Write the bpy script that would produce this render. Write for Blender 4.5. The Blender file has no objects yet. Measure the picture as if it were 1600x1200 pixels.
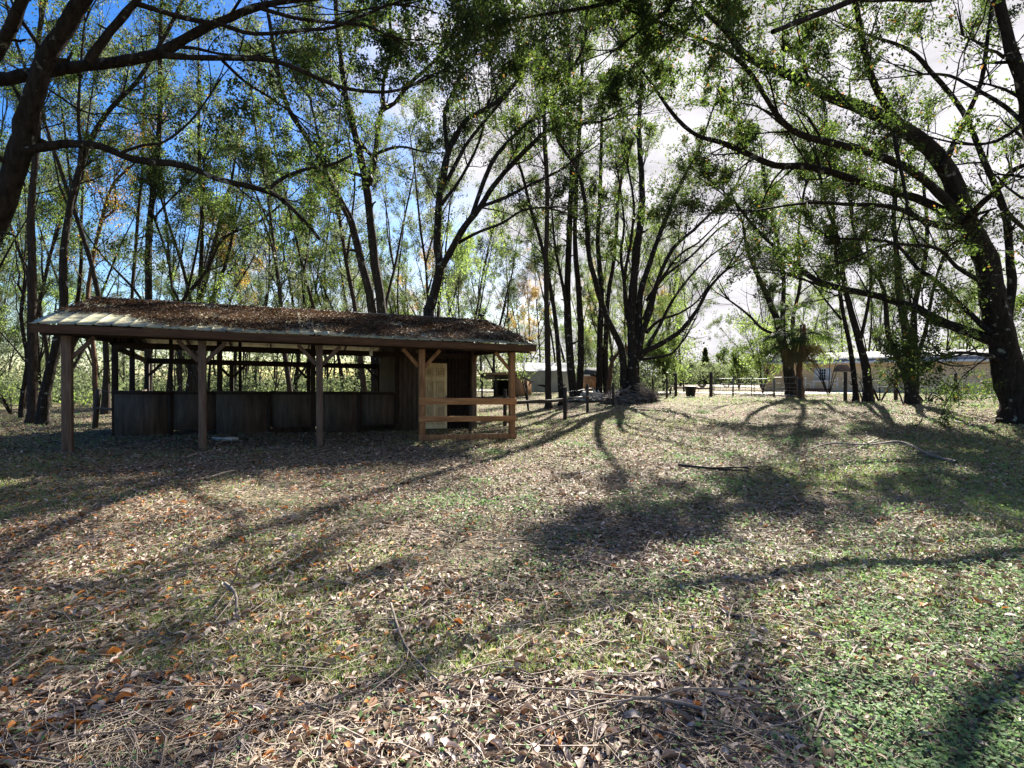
import bpy, math, random
import numpy as np
from mathutils import Vector
random.seed(7); rng = np.random.default_rng(7)
C = bpy.context.scene.collection
PI = math.pi

# ------------------------------------------------------------------ camera, sky, sun, exposure
FPX = 889.0; HZ = 593.0; CX = 800.0; EYE = 1.6
cam = bpy.data.cameras.new('camera'); cam.lens = 20.0; cam.sensor_width = 36; cam.clip_end = 2000; cam.clip_start = 0.05
co = bpy.data.objects.new('camera', cam); C.objects.link(co)
co.location = (0, 0, EYE); co.rotation_euler = (math.radians(90 - 0.45), 0, 0)
bpy.context.scene.camera = co
SUN_AZ = math.radians(21.7); SUN_EL = math.radians(33)
w = bpy.data.worlds.new("World"); bpy.context.scene.world = w; w.use_nodes = True
nt = w.node_tree; nt.nodes.clear()
def N(nt, t, **k):
    n = nt.nodes.new(t)
    for a, b in k.items():
        if a == 'i':
            for kk, vv in b.items(): n.inputs[kk].default_value = vv
        else: setattr(n, a, b)
    return n
sky = N(nt, 'ShaderNodeTexSky', sky_type='NISHITA', sun_disc=False, sun_elevation=SUN_EL, sun_rotation=SUN_AZ, air_density=1.0, dust_density=0.8, ozone_density=2.0)
tc = N(nt, 'ShaderNodeTexCoord'); mp = N(nt, 'ShaderNodeMapping'); mp.inputs['Scale'].default_value = (1, 1, 2.6); mp.inputs['Location'].default_value = (0.35, 0.1, 0.2)
nz = N(nt, 'ShaderNodeTexNoise', i={'Scale': 2.6, 'Detail': 8, 'Roughness': 0.62})
# cloud cover is heavier towards the east (right) than over the barn
vm = N(nt, 'ShaderNodeVectorMath', operation='DOT_PRODUCT'); vm.inputs[1].default_value = (0.95, 0.3, 0)
mad = N(nt, 'ShaderNodeMath', operation='MULTIPLY_ADD'); mad.inputs[1].default_value = 0.34
rmp = N(nt, 'ShaderNodeValToRGB'); rmp.color_ramp.elements[0].position = 0.42; rmp.color_ramp.elements[1].position = 0.60
mx = N(nt, 'ShaderNodeMix', data_type='RGBA'); mx.inputs['B'].default_value = (5.4, 5.15, 5.4, 1)
bg = N(nt, 'ShaderNodeBackground', i={'Strength': 0.05}); wo = N(nt, 'ShaderNodeOutputWorld')
L = nt.links.new
L(tc.outputs['Generated'], mp.inputs['Vector']); L(mp.outputs[0], nz.inputs['Vector']); L(tc.outputs['Generated'], vm.inputs[0])
L(vm.outputs['Value'], mad.inputs[0]); L(nz.outputs['Fac'], mad.inputs[2]); L(mad.outputs[0], rmp.inputs[0])
hsv = N(nt, 'ShaderNodeHueSaturation', i={'Saturation': 1.5, 'Value': .84, 'Hue': 0.512})
L(sky.outputs[0], hsv.inputs['Color'])
# clouds are brightest towards the sun
vs_ = N(nt, 'ShaderNodeVectorMath', operation='DOT_PRODUCT'); vs_.inputs[1].default_value = (0.31, 0.78, 0.54); L(tc.outputs['Generated'], vs_.inputs[0])
mr = N(nt, 'ShaderNodeMapRange', i={'From Min': -.3, 'From Max': .75, 'To Min': .38, 'To Max': 1.0}); L(vs_.outputs['Value'], mr.inputs['Value'])
cm = N(nt, 'ShaderNodeVectorMath', operation='SCALE'); cm.inputs[0].default_value = (4.3, 4.15, 4.4); L(mr.outputs[0], cm.inputs['Scale']); L(cm.outputs[0], mx.inputs['B'])
nz2 = N(nt, 'ShaderNodeTexNoise', i={'Scale': 7, 'Detail': 7, 'Roughness': 0.6}); L(mp.outputs[0], nz2.inputs['Vector'])
mr2 = N(nt, 'ShaderNodeMapRange', i={'From Min': .3, 'From Max': .7, 'To Min': .62, 'To Max': 1.15}); L(nz2.outputs['Fac'], mr2.inputs['Value'])
cm2 = N(nt, 'ShaderNodeMath', operation='MULTIPLY'); L(mr.outputs[0], cm2.inputs[0]); L(mr2.outputs[0], cm2.inputs[1]); L(cm2.outputs[0], cm.inputs['Scale'])
L(rmp.outputs[0], mx.inputs['Factor']); L(hsv.outputs[0], mx.inputs['A']); L(mx.outputs['Result'], bg.inputs['Color']); L(bg.outputs[0], wo.inputs['Surface'])
sun = bpy.data.lights.new('sun', 'SUN'); sun.energy = 5.0; sun.angle = math.radians(0.5); sun.color = (1, 0.93, 0.84)
so = bpy.data.objects.new('sun', sun); C.objects.link(so)
sd = Vector((math.sin(SUN_AZ)*math.cos(SUN_EL), math.cos(SUN_AZ)*math.cos(SUN_EL), math.sin(SUN_EL)))
so.rotation_euler = sd.to_track_quat('Z', 'Y').to_euler(); so.location = (20, 30, 40)
vs = bpy.context.scene.view_settings
vs.view_transform = 'Standard'; vs.look = 'None'; vs.gamma = 1; vs.exposure = 2.4; vs.use_curve_mapping = False

# ------------------------------------------------------------------ helpers
def sstep(a, b, x):
    t = np.clip((x-a)/(b-a), 0, 1); return t*t*(3-2*t)
def gz(x, y):
    x = np.asarray(x, float); y = np.asarray(y, float)
    z = 0.60*sstep(17, 45, y+1.2*x) + 0.10*sstep(4, 10, -x)*sstep(6, 10, y)*(1-sstep(60, 90, y))
    z = z + 0.025*np.sin(x*1.3+0.7*y)*np.sin(y*0.9-0.5*x+1) + 0.012*np.sin(3.1*x+1)*np.sin(2.7*y)
    return z
def P(px, py, Y): return np.array([(px-CX)/FPX*Y, Y, EYE-(py-HZ)/FPX*Y])
def X_(px, Y): return (px-CX)/FPX*Y
def base(px, Y):
    x = X_(px, Y); return np.array([x, Y, float(gz(x, Y))])
def tag(o, label=None, cat=None, group=None, kind=None):
    if label: o['label'] = label
    if cat: o['category'] = cat
    if group: o['group'] = group
    if kind: o['kind'] = kind
    return o
def empty(name, loc, label=None, cat=None, group=None):
    o = bpy.data.objects.new(name, None); C.objects.link(o); o.location = tuple(float(v) for v in loc); o.empty_display_size = 0.2
    return tag(o, label, cat, group)
ORIG = {}
def origin_of(parent):
    v = Vector((0, 0, 0))
    while parent is not None: v = v + parent.location; parent = parent.parent
    return v
def mesh_np(name, V, quads=None, tris=None, mat=None, parent=None, smooth=False, attr=None, loc=None):
    V = np.asarray(V, np.float32).reshape(-1, 3)
    me = bpy.data.meshes.new(name)
    nq = 0 if quads is None else len(quads); ntr = 0 if tris is None else len(tris)
    me.vertices.add(len(V))
    o = bpy.data.objects.new(name, me); C.objects.link(o)
    if parent is not None:
        V = V - np.array(origin_of(parent), np.float32); o.parent = parent
    elif loc is not None:
        V = V - np.array(loc, np.float32); o.location = tuple(float(v) for v in loc)
    me.vertices.foreach_set('co', V.ravel())
    idx = []; tot = []
    if nq: idx.append(np.asarray(quads, np.int32).ravel()); tot.append(np.full(nq, 4, np.int32))
    if ntr: idx.append(np.asarray(tris, np.int32).ravel()); tot.append(np.full(ntr, 3, np.int32))
    idx = np.concatenate(idx); tot = np.concatenate(tot)
    me.loops.add(len(idx)); me.loops.foreach_set('vertex_index', idx)
    me.polygons.add(len(tot))
    st = np.zeros(len(tot), np.int32); st[1:] = np.cumsum(tot)[:-1]
    me.polygons.foreach_set('loop_start', st); me.polygons.foreach_set('loop_total', tot)
    if smooth: me.polygons.foreach_set('use_smooth', np.ones(len(tot), bool))
    if attr is not None:
        a = me.attributes.new('var', 'FLOAT', 'POINT'); a.data.foreach_set('value', np.asarray(attr, np.float32))
    if mat: me.materials.append(mat)
    me.update(calc_edges=True)
    return o
class MB:
    def __init__(s): s.V = []; s.Q = []; s.T = []; s.n = 0
    def add(s, V, Q=(), T=()):
        V = np.asarray(V, float).reshape(-1, 3); s.V.append(V)
        for q in Q: s.Q.append([i+s.n for i in q])
        for t in T: s.T.append([i+s.n for i in t])
        s.n += len(V); return s
    def hexa(s, a, b):   # bottom ring a (4), top ring b (4), counter-clockwise from above
        return s.add(list(a)+list(b), [(3, 2, 1, 0), (4, 5, 6, 7), (0, 1, 5, 4), (1, 2, 6, 5), (2, 3, 7, 6), (3, 0, 4, 7)])
    def box(s, x0, x1, y0, y1, z0, z1, F=None):
        F = F or (lambda x, y, z: (x, y, z))
        a = [F(x0, y0, z0), F(x1, y0, z0), F(x1, y1, z0), F(x0, y1, z0)]
        b = [F(x0, y0, z1), F(x1, y0, z1), F(x1, y1, z1), F(x0, y1, z1)]
        return s.hexa(a, b)
    def beam(s, p, q, w, h, up=(0, 0, 1)):
        p = np.array(p, float); q = np.array(q, float); d = q-p; d /= np.linalg.norm(d)
        u = np.array(up, float); sd_ = np.cross(d, u)
        if np.linalg.norm(sd_) < 1e-3: sd_ = np.cross(d, (1, 0, 0))
        sd_ /= np.linalg.norm(sd_); u = np.cross(sd_, d)
        a = [p-sd_*w/2-u*h/2, p+sd_*w/2-u*h/2, q+sd_*w/2-u*h/2, q-sd_*w/2-u*h/2]
        return s.hexa(a, [v+u*h for v in a])
    def tube(s, P_, R_, n=8, cap=True):
        P_ = np.array(P_, float); R_ = np.array(R_, float); V, Q = tube_arrays(P_[None], R_[None], n)
        T = []
        if cap:
            m = len(P_); V = np.vstack([V, P_[:1], P_[-1:]]); c0, c1 = m*n, m*n+1
            for i in range(n): T.append((c0, (i+1) % n, i)); T.append((c1, (m-1)*n+i, (m-1)*n+(i+1) % n))
        return s.add(V, [list(q) for q in Q], T)
    def build(s, name, mat, parent=None, bevel=0, smooth=False, loc=None):
        o = mesh_np(name, np.vstack(s.V), np.array(s.Q) if s.Q else None, np.array(s.T) if s.T else None, mat, parent, smooth, loc=loc)
        if bevel:
            b = o.modifiers.new('bevel', 'BEVEL'); b.width = bevel; b.segments = 2; b.limit_method = 'ANGLE'
        return o
def tube_arrays(Pm, Rm, n):
    """Pm (m,k,3) polylines, Rm (m,k) radii -> verts, quads"""
    m, k, _ = Pm.shape
    T = np.empty_like(Pm); T[:, 1:-1] = Pm[:, 2:]-Pm[:, :-2]; T[:, 0] = Pm[:, 1]-Pm[:, 0]; T[:, -1] = Pm[:, -1]-Pm[:, -2]
    T /= np.linalg.norm(T, axis=2, keepdims=True)+1e-9
    ref = np.tile(np.array([0.13, 0.27, 0.95]), (m, 1)); main = Pm[:, -1]-Pm[:, 0]; main /= np.linalg.norm(main, axis=1, keepdims=True)+1e-9
    ref[np.abs((main*ref).sum(1)) > 0.8] = (0.96, 0.2, 0.15)
    A = np.cross(T, ref[:, None, :]); A /= np.linalg.norm(A, axis=2, keepdims=True)+1e-9; B = np.cross(T, A)
    th = np.arange(n)*2*PI/n
    V = Pm[:, :, None, :]+Rm[:, :, None, None]*(A[:, :, None, :]*np.cos(th)[None, None, :, None]+B[:, :, None, :]*np.sin(th)[None, None, :, None])
    i = np.arange(m)[:, None, None]*k*n; j = np.arange(k-1)[None, :, None]*n; a = np.arange(n)[None, None, :]; a2 = (a+1) % n
    Q = np.stack([i+j+a, i+j+a2, i+j+n+a2, i+j+n+a], -1).reshape(-1, 4)
    return V.reshape(-1, 3), Q

# ------------------------------------------------------------------ materials
def mat(name):
    m = bpy.data.materials.new(name); m.use_nodes = True; nt = m.node_tree; nt.nodes.clear()
    out = N(nt, 'ShaderNodeOutputMaterial'); return m, nt, out
def ramp(nt, stops, interp='LINEAR'):
    r = N(nt, 'ShaderNodeValToRGB'); r.color_ramp.interpolation = interp; e = r.color_ramp.elements
    while len(e) < len(stops): e.new(0.5)
    for el, (p, c) in zip(e, stops): el.position = p; el.color = (*c, 1)
    return r
def simple(name, stops, scale=(6, 6, 6), rough=0.75, bump=0.3, detail=6, metallic=0, bscale=None, dist=0.01, spec=0.3):
    m, nt, out = mat(name); b = N(nt, 'ShaderNodeBsdfPrincipled', i={'Roughness': rough, 'Metallic': metallic, 'Specular IOR Level': spec})
    tc = N(nt, 'ShaderNodeTexCoord'); mp = N(nt, 'ShaderNodeMapping'); mp.inputs['Scale'].default_value = scale
    nz = N(nt, 'ShaderNodeTexNoise', i={'Scale': 1, 'Detail': detail, 'Roughness': 0.65}); r = ramp(nt, stops); l = nt.links.new
    l(tc.outputs['Object'], mp.inputs[0]); l(mp.outputs[0], nz.inputs['Vector']); l(nz.outputs['Fac'], r.inputs[0]); l(r.outputs[0], b.inputs['Base Color'])
    if bump:
        bp = N(nt, 'ShaderNodeBump', i={'Strength': bump, 'Distance': dist}); l(nz.outputs['Fac'], bp.inputs['Height']); l(bp.outputs[0], b.inputs['Normal'])
    l(b.outputs[0], out.inputs['Surface']); return m
def leafmat(name, stops, tstops, trans=0.45, rough=0.45):
    m, nt, out = mat(name); l = nt.links.new
    at = N(nt, 'ShaderNodeAttribute', attribute_name='var')
    r1 = ramp(nt, stops); r2 = ramp(nt, tstops); l(at.outputs['Fac'], r1.inputs[0]); l(at.outputs['Fac'], r2.inputs[0])
    b = N(nt, 'ShaderNodeBsdfPrincipled', i={'Roughness': rough, 'Specular IOR Level': 0.18}); l(r1.outputs[0], b.inputs['Base Color'])
    t = N(nt, 'ShaderNodeBsdfTranslucent'); l(r2.outputs[0], t.inputs['Color'])
    x = N(nt, 'ShaderNodeMixShader', i={0: trans}); l(b.outputs[0], x.inputs[1]); l(t.outputs[0], x.inputs[2]); l(x.outputs[0], out.inputs['Surface'])
    return m
G = {}
G['oak'] = leafmat('oak_leaf', [(0, (.014, .022, .010)), (.6, (.028, .042, .017)), (.93, (.055, .075, .025)), (1, (.22, .12, .03))],
                   [(0, (.04, .07, .015)), (.6, (.11, .18, .03)), (.9, (.30, .40, .06)), (1, (.4, .2, .04))], 0.42, .65)
G['bright'] = leafmat('bright_leaf', [(0, (.035, .07, .018)), (1, (.09, .14, .035))], [(0, (.15, .25, .05)), (1, (.38, .48, .12))], 0.5, .7)
G['grey'] = leafmat('grey_leaf', [(0, (.04, .055, .03)), (1, (.09, .11, .06))], [(0, (.09, .13, .055)), (1, (.25, .29, .13))], 0.45, .7)
G['gold'] = leafmat('autumn_leaf', [(0, (.16, .10, .02)), (.5, (.24, .10, .02)), (1, (.12, .14, .03))], [(0, (.42, .33, .06)), (.5, (.36, .19, .04)), (1, (.5, .55, .07))], 0.55)
G['palm'] = leafmat('palm_frond', [(0, (.012, .02, .008)), (.7, (.03, .045, .015)), (1, (.10, .07, .035))], [(0, (.03, .06, .01)), (.7, (.06, .11, .02)), (1, (.14, .10, .05))], 0.2, .95)
G['cover'] = leafmat('ground_leaf', [(0, (.06, .12, .055)), (.5, (.12, .205, .09)), (1, (.24, .34, .14))], [(0, (.10, .20, .07)), (1, (.30, .45, .16))], 0.35, 0.75)
G['litter'] = leafmat('fallen_leaf', [(0, (.03, .02, .012)), (.2, (.13, .085, .05)), (.45, (.27, .215, .17)), (.7, (.56, .48, .42)), (.86, (.30, .13, .055)), (1, (.58, .23, .05))],
                      [(0, (.05, .03, .02)), (.5, (.22, .13, .08)), (.85, (.4, .18, .07)), (1, (.6, .22, .05))], 0.15, 0.7)
G['grass'] = leafmat('grass_blade', [(0, (.09, .15, .04)), (.5, (.18, .24, .08)), (.8, (.30, .32, .15)), (1, (.40, .36, .22))], [(0, (.14, .28, .05)), (.6, (.32, .45, .10)), (1, (.5, .48, .24))], .4, .7)
G['roof_litter'] = leafmat('roof_leaf', [(0, (.025, .016, .010)), (.3, (.08, .05, .035)), (.6, (.17, .125, .095)), (.8, (.30, .24, .20)), (1, (.30, .12, .05))], [(0, (.03, .02, .01)), (1, (.3, .15, .06))], .1, .8)
G['bark'] = None
def bark(name, dark, light, lichen=(.24, .25, .21), thr=0.61):
    m, nt, out = mat(name); l = nt.links.new
    b = N(nt, 'ShaderNodeBsdfPrincipled', i={'Roughness': 0.95, 'Specular IOR Level': 0.1}); tc = N(nt, 'ShaderNodeTexCoord')
    mp = N(nt, 'ShaderNodeMapping'); mp.inputs['Scale'].default_value = (16, 16, 3.5)
    n1 = N(nt, 'ShaderNodeTexNoise', i={'Scale': 1, 'Detail': 8, 'Roughness': .7}); n2 = N(nt, 'ShaderNodeTexNoise', i={'Scale': 5.5, 'Detail': 6, 'Roughness': .6})
    r = ramp(nt, [(.3, dark), (.75, light)]); r2 = ramp(nt, [(thr, (0, 0, 0)), (thr+.06, (1, 1, 1))]); x = N(nt, 'ShaderNodeMix', data_type='RGBA'); x.inputs['B'].default_value = (*lichen, 1)
    l(tc.outputs['Object'], mp.inputs[0]); l(mp.outputs[0], n1.inputs[0]); l(tc.outputs['Object'], n2.inputs[0]); l(n1.outputs['Fac'], r.inputs[0]); l(n2.outputs['Fac'], r2.inputs[0])
    l(r2.outputs[0], x.inputs['Factor']); l(r.outputs[0], x.inputs['A']); l(x.outputs['Result'], b.inputs['Base Color'])
    bp = N(nt, 'ShaderNodeBump', i={'Strength': 1, 'Distance': .09}); l(n1.outputs['Fac'], bp.inputs['Height']); l(bp.outputs[0], b.inputs['Normal']); l(b.outputs[0], out.inputs['Surface'])
    return m
G['bark'] = bark('oak_bark', (.007, .006, .005), (.055, .045, .036))
G['bark2'] = bark('slim_bark', (.016, .013, .011), (.075, .058, .046), (.25, .25, .22), .68)
G['barkp'] = bark('palm_bark', (.05, .03, .02), (.20, .12, .075), (.2, .15, .1), .72)
G['wood_o'] = simple('pine_post', [(.3, (.12, .055, .022)), (.5, (.26, .125, .05)), (.75, (.40, .215, .095))], (14, 14, 1.6), .7, .25)
G['wood_r'] = simple('pine_board', [(.3, (.14, .065, .027)), (.5, (.36, .17, .065)), (.72, (.52, .28, .12))], (1.6, 1.6, 26), .8, .4)
G['wood_g'] = simple('weathered_post', [(.3, (.07, .045, .03)), (.55, (.15, .10, .07)), (.8, (.24, .18, .13))], (14, 14, 1.6), .8, .3)
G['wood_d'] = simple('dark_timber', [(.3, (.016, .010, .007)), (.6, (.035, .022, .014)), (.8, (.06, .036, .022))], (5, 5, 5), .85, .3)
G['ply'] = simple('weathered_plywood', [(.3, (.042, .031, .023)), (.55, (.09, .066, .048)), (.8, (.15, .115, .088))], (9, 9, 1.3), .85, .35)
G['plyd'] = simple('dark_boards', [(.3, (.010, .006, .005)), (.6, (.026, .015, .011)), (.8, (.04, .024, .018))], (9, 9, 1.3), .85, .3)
G['wood_f'] = simple('brown_fascia', [(.3, (.04, .021, .011)), (.6, (.095, .048, .022)), (.8, (.18, .095, .042))], (2, 2, 20), .8, .3)
G['fencew'] = simple('blackened_post', [(.3, (.02, .016, .013)), (.7, (.07, .055, .045))], (14, 14, 2), .9, .4)
G['metal'] = simple('painted_roof_sheet', [(.32, (.09, .08, .055)), (.44, (.24, .24, .16)), (.55, (.36, .36, .23)), (.72, (.50, .42, .26))], (2.2, 2.2, 2.2), .45, .05, spec=.5)
G['roofin'] = simple('roof_edge', [(.3, (.10, .10, .09)), (.7, (.2, .2, .18))], (3, 3, 3), .6, .1)
G['door'] = simple('cream_door_paint', [(.3, (.50, .38, .20)), (.55, (.72, .58, .34)), (.8, (.80, .68, .45))], (5, 5, 1.2), .5, .05)
G['door_m'] = simple('recess_shade_moulding', [(.3, (.26, .18, .09)), (.55, (.50, .39, .22)), (.8, (.66, .53, .32))], (7, 7, 3), .6, .05)  # darker cream: shading of the panel recesses put into the moulding colour
G['steel'] = simple('gate_steel', [(.3, (.07, .075, .075)), (.7, (.16, .17, .17))], (8, 8, 8), .5, .1, metallic=.4)
G['white'] = simple('white_paint', [(.3, (.62, .62, .60)), (.7, (.8, .8, .78))], (4, 4, 4), .6, .05)
G['glass'] = simple('dark_glass', [(.3, (.01, .012, .015)), (.7, (.03, .035, .04))], (2, 2, 2), .1, 0, spec=.6)
G['siding'] = simple('cream_siding', [(.3, (.84, .60, .34)), (.7, (.89, .66, .39))], (.7, .7, .7), .7, .05)
G['hroof'] = simple('pale_metal_roof', [(.3, (.15, .155, .16)), (.7, (.21, .215, .22))], (1.2, 1.2, 1.2), .9, .05, spec=.05)
G['canvas'] = simple('canvas', [(.3, (.30, .28, .19)), (.6, (.44, .41, .29)), (.8, (.52, .49, .37))], (1.4, 1.4, .7), .8, .5, dist=.1)
G['canvas2'] = simple('canvas_top', [(.3, (.26, .28, .27)), (.7, (.42, .44, .41))], (2.4, 2.4, .9), .6, .5, dist=.08)
G['black'] = simple('black_plastic', [(.3, (.006, .006, .006)), (.7, (.02, .02, .02))], (6, 6, 6), .55, .1)
G['redbrown'] = simple('red_brown_stain', [(.3, (.09, .03, .025)), (.7, (.17, .06, .05))], (5, 5, 5), .7, .1)
G['hutw'] = simple('orange_brown_boards', [(.3, (.22, .12, .06)), (.7, (.40, .24, .12))], (6, 6, 2), .8, .2)
G['shingle'] = simple('dark_shingle', [(.3, (.025, .03, .03)), (.7, (.08, .085, .08))], (12, 12, 12), .9, .4)
G['stick'] = simple('grey_stick', [(.3, (.10, .08, .065)), (.6, (.24, .20, .17)), (.8, (.36, .32, .28))], (20, 20, 20), .85, .3)
G['straw'] = simple('dry_straw', [(.3, (.28, .22, .15)), (.7, (.50, .43, .33))], (9, 9, 9), .8, 0)
G['plank'] = simple('bleached_board', [(.3, (.30, .28, .24)), (.7, (.52, .50, .45))], (9, 9, 9), .8, .2)
G['lampw'] = simple('frosted_jar', [(.3, (.6, .58, .48)), (.7, (.75, .73, .6))], (3, 3, 3), .25, 0)
G['road'] = simple('pale_sand_road', [(.3, (.45, .41, .36)), (.7, (.62, .58, .52))], (1.2, 1.2, 1.2), .9, .1)

def ground_mat():
    m, nt, out = mat('litter_ground'); l = nt.links.new
    b = N(nt, 'ShaderNodeBsdfPrincipled', i={'Roughness': .95, 'Specular IOR Level': .1}); tc = N(nt, 'ShaderNodeTexCoord')
    v1 = N(nt, 'ShaderNodeTexVoronoi', i={'Scale': 17, 'Randomness': 1}); v2 = N(nt, 'ShaderNodeTexVoronoi', i={'Scale': 41})
    nw = N(nt, 'ShaderNodeTexNoise', i={'Scale': 9, 'Detail': 3}); wv = N(nt, 'ShaderNodeMix', data_type='VECTOR'); wv.inputs['Factor'].default_value = .06
    l(tc.outputs['Object'], nw.inputs[0]); l(tc.outputs['Object'], wv.inputs['A']); l(nw.outputs['Color'], wv.inputs['B'])
    l(wv.outputs['Result'], v1.inputs['Vector']); l(wv.outputs['Result'], v2.inputs['Vector'])
    sp = N(nt, 'ShaderNodeSeparateColor'); l(v1.outputs['Color'], sp.inputs[0]); sp2 = N(nt, 'ShaderNodeSeparateColor'); l(v2.outputs['Color'], sp2.inputs[0])
    st = [(0, (.02, .014, .01)), (.35, (.07, .05, .035)), (.65, (.18, .14, .10)), (.88, (.40, .34, .26)), (1, (.30, .13, .06))]
    r1 = ramp(nt, st); r2 = ramp(nt, st); l(sp.outputs[0], r1.inputs[0]); l(sp2.outputs[1], r2.inputs[0])
    mxa = N(nt, 'ShaderNodeMix', data_type='RGBA'); l(sp2.outputs[0], mxa.inputs['Factor']); l(r1.outputs[0], mxa.inputs['A']); l(r2.outputs[0], mxa.inputs['B'])
    n3 = N(nt, 'ShaderNodeTexNoise', i={'Scale': .55, 'Detail': 8, 'Roughness': .7}); r3 = ramp(nt, [(.42, (0, 0, 0)), (.58, (1, 1, 1))]); l(tc.outputs['Object'], n3.inputs[0]); l(n3.outputs['Fac'], r3.inputs[0])
    n4 = N(nt, 'ShaderNodeTexNoise', i={'Scale': 22, 'Detail': 5, 'Roughness': .8}); r4 = ramp(nt, [(.42, (0, 0, 0)), (.6, (.85, .85, .85))]); l(tc.outputs['Object'], n4.inputs[0]); l(n4.outputs['Fac'], r4.inputs[0])
    mu = N(nt, 'ShaderNodeMath', operation='MULTIPLY'); l(r3.outputs[0], mu.inputs[0]); l(r4.outputs[0], mu.inputs[1])
    mxb = N(nt, 'ShaderNodeMix', data_type='RGBA'); mxb.inputs['B'].default_value = (.15, .19, .075, 1); l(mu.outputs[0], mxb.inputs['Factor']); l(mxa.outputs['Result'], mxb.inputs['A'])
    l(mxb.outputs['Result'], b.inputs['Base Color'])
    ad = N(nt, 'ShaderNodeMath', operation='ADD'); l(v1.outputs['Distance'], ad.inputs[0]); l(n4.outputs['Fac'], ad.inputs[1])
    bp = N(nt, 'ShaderNodeBump', i={'Strength': 1, 'Distance': .05}); l(ad.outputs[0], bp.inputs['Height']); l(bp.outputs[0], b.inputs['Normal'])
    l(b.outputs[0], out.inputs['Surface']); return m
G['ground'] = ground_mat()

# ------------------------------------------------------------------ ground, road
def axis(a, b, fine, coarse, f0, f1):
    v = list(np.arange(f0, f1, fine)); x = f1; s = fine
    while x < b: v.append(x); s = min(s*1.15, coarse); x += s
    v.append(b); x = f0; s = fine; lo = []
    while x > a: s = min(s*1.15, coarse); x -= s; lo.append(max(x, a))
    return np.array(sorted(set(lo+v)))
xs = axis(-600, 600, .35, 40, -16, 24); ys = axis(-60, 900, .35, 40, -3, 40)
gx, gy = np.meshgrid(xs, ys); V = np.stack([gx, gy, gz(gx, gy)], -1).reshape(-1, 3)
nx, ny = len(xs), len(ys); ii, jj = np.meshgrid(np.arange(nx-1), np.arange(ny-1)); q0 = (jj*nx+ii).ravel()
tag(mesh_np('ground', V, np.stack([q0, q0+1, q0+nx+1, q0+nx], 1), None, G['ground'], None, True), kind='structure')
# sandy road behind the gate
cl = np.array([(-8, 58), (4, 49), (12, 43.5), (20, 42.0), (26, 44.5), (31, 55), (34, 75), (36, 110)], float)
Vr = []; Qr = []
tt = np.linspace(0, len(cl)-1, 80); cx_ = np.interp(tt, range(len(cl)), cl[:, 0]); cy_ = np.interp(tt, range(len(cl)), cl[:, 1])
for i in range(80):
    j0, j1 = max(0, i-1), min(79, i+1); d = np.array([cx_[j1]-cx_[j0], cy_[j1]-cy_[j0]]); d /= np.linalg.norm(d); n_ = np.array([-d[1], d[0]])
    for k in range(7):
        o_ = (k-3)/3*2.3*(1+.08*math.sin(i*.9+k)); x, y = cx_[i]+n_[0]*o_, cy_[i]+n_[1]*o_; Vr.append((x, y, float(gz(x, y))+.02))
for i in range(79):
    for k in range(6): Qr.append((i*7+k, (i+1)*7+k, (i+1)*7+k+1, i*7+k+1))
tag(mesh_np('road', Vr, np.array(Qr)[:, ::-1], None, G['road'], None, True), kind='structure')

# ------------------------------------------------------------------ barn (u along the front, v towards the back)
O = np.array([-9.16, 11.72]); U = np.array([.9297, .3682]); Vv = np.array([-.3682, .9297]); BL = 9.85; BW = 2.4625
def B(u, v, z): p = O+U*u+Vv*v; return np.array([p[0], p[1], z-.0175*u+0.0])
def BG(u, v):  p = O+U*u+Vv*v; return float(gz(p[0], p[1]))
VS = 3.5; VB = 7.2; RV = 3.6
ES, RH = 2.72, 3.72    # eave and ridge heights at the left end
root = empty('barn', (*(O+U*BL/2+Vv*VS), 0), 'long open-fronted timber horse barn with a leaf-covered metal roof', 'barn')
def roofz(v): return RH-abs(v-RV)*(RH-ES)/(RV+.45)
def post(name, u, v, s, ztop, m, lab=None):
    g = BG(u, v)+.0175*u; mb = MB().box(u-s/2, u+s/2, v-s/2, v+s/2, g-.12, ztop, B)
    o = mb.build(name, m, root, .008)
    if lab: tag(o, lab)
    return o
def brace(u, v, du, ztop, m, dv=0, s=.09):
    a = B(u, v, ztop-.42); b = B(u+du, v+dv, ztop+.02); return MB().beam(a, b, s*.5, s).build('brace', m, root, .006)
# front posts with knee braces
for k in range(5):
    u = k*BW; mt = G['wood_g'] if k < 3 else G['wood_o']
    post('post', u, 0, .15 if k else .17, 2.5, mt)
    if k > 0: brace(u-.075, 0, -.40, 2.47, mt)
    if k < 4: brace(u+.075, 0, .40, 2.47, mt)
MB().box(-.46, 10.36, -.02, .03, 2.5, 2.69, B).build('header', G['wood_d'], root, .006)
MB().box(-.47, 10.38, -.44, -.40, 2.52, 2.69, B).build('fascia', G['wood_f'], root, .005)
# rear posts, mid posts, beams
for k in range(5):
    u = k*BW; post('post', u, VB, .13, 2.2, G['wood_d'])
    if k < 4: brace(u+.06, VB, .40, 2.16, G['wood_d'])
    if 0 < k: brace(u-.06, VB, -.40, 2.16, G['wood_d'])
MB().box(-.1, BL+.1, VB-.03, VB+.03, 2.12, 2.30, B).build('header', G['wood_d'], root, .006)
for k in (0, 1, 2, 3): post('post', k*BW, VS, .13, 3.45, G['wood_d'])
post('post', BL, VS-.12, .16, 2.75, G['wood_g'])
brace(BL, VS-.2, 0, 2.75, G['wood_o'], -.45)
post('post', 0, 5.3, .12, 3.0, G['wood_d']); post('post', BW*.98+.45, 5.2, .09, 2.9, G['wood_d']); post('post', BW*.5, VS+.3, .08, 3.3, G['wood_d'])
MB().box(-.1, BL+.1, VS-.05, VS+.05, 3.42, 3.60, B).build('ridge_beam', G['wood_d'], root, .006)
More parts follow.
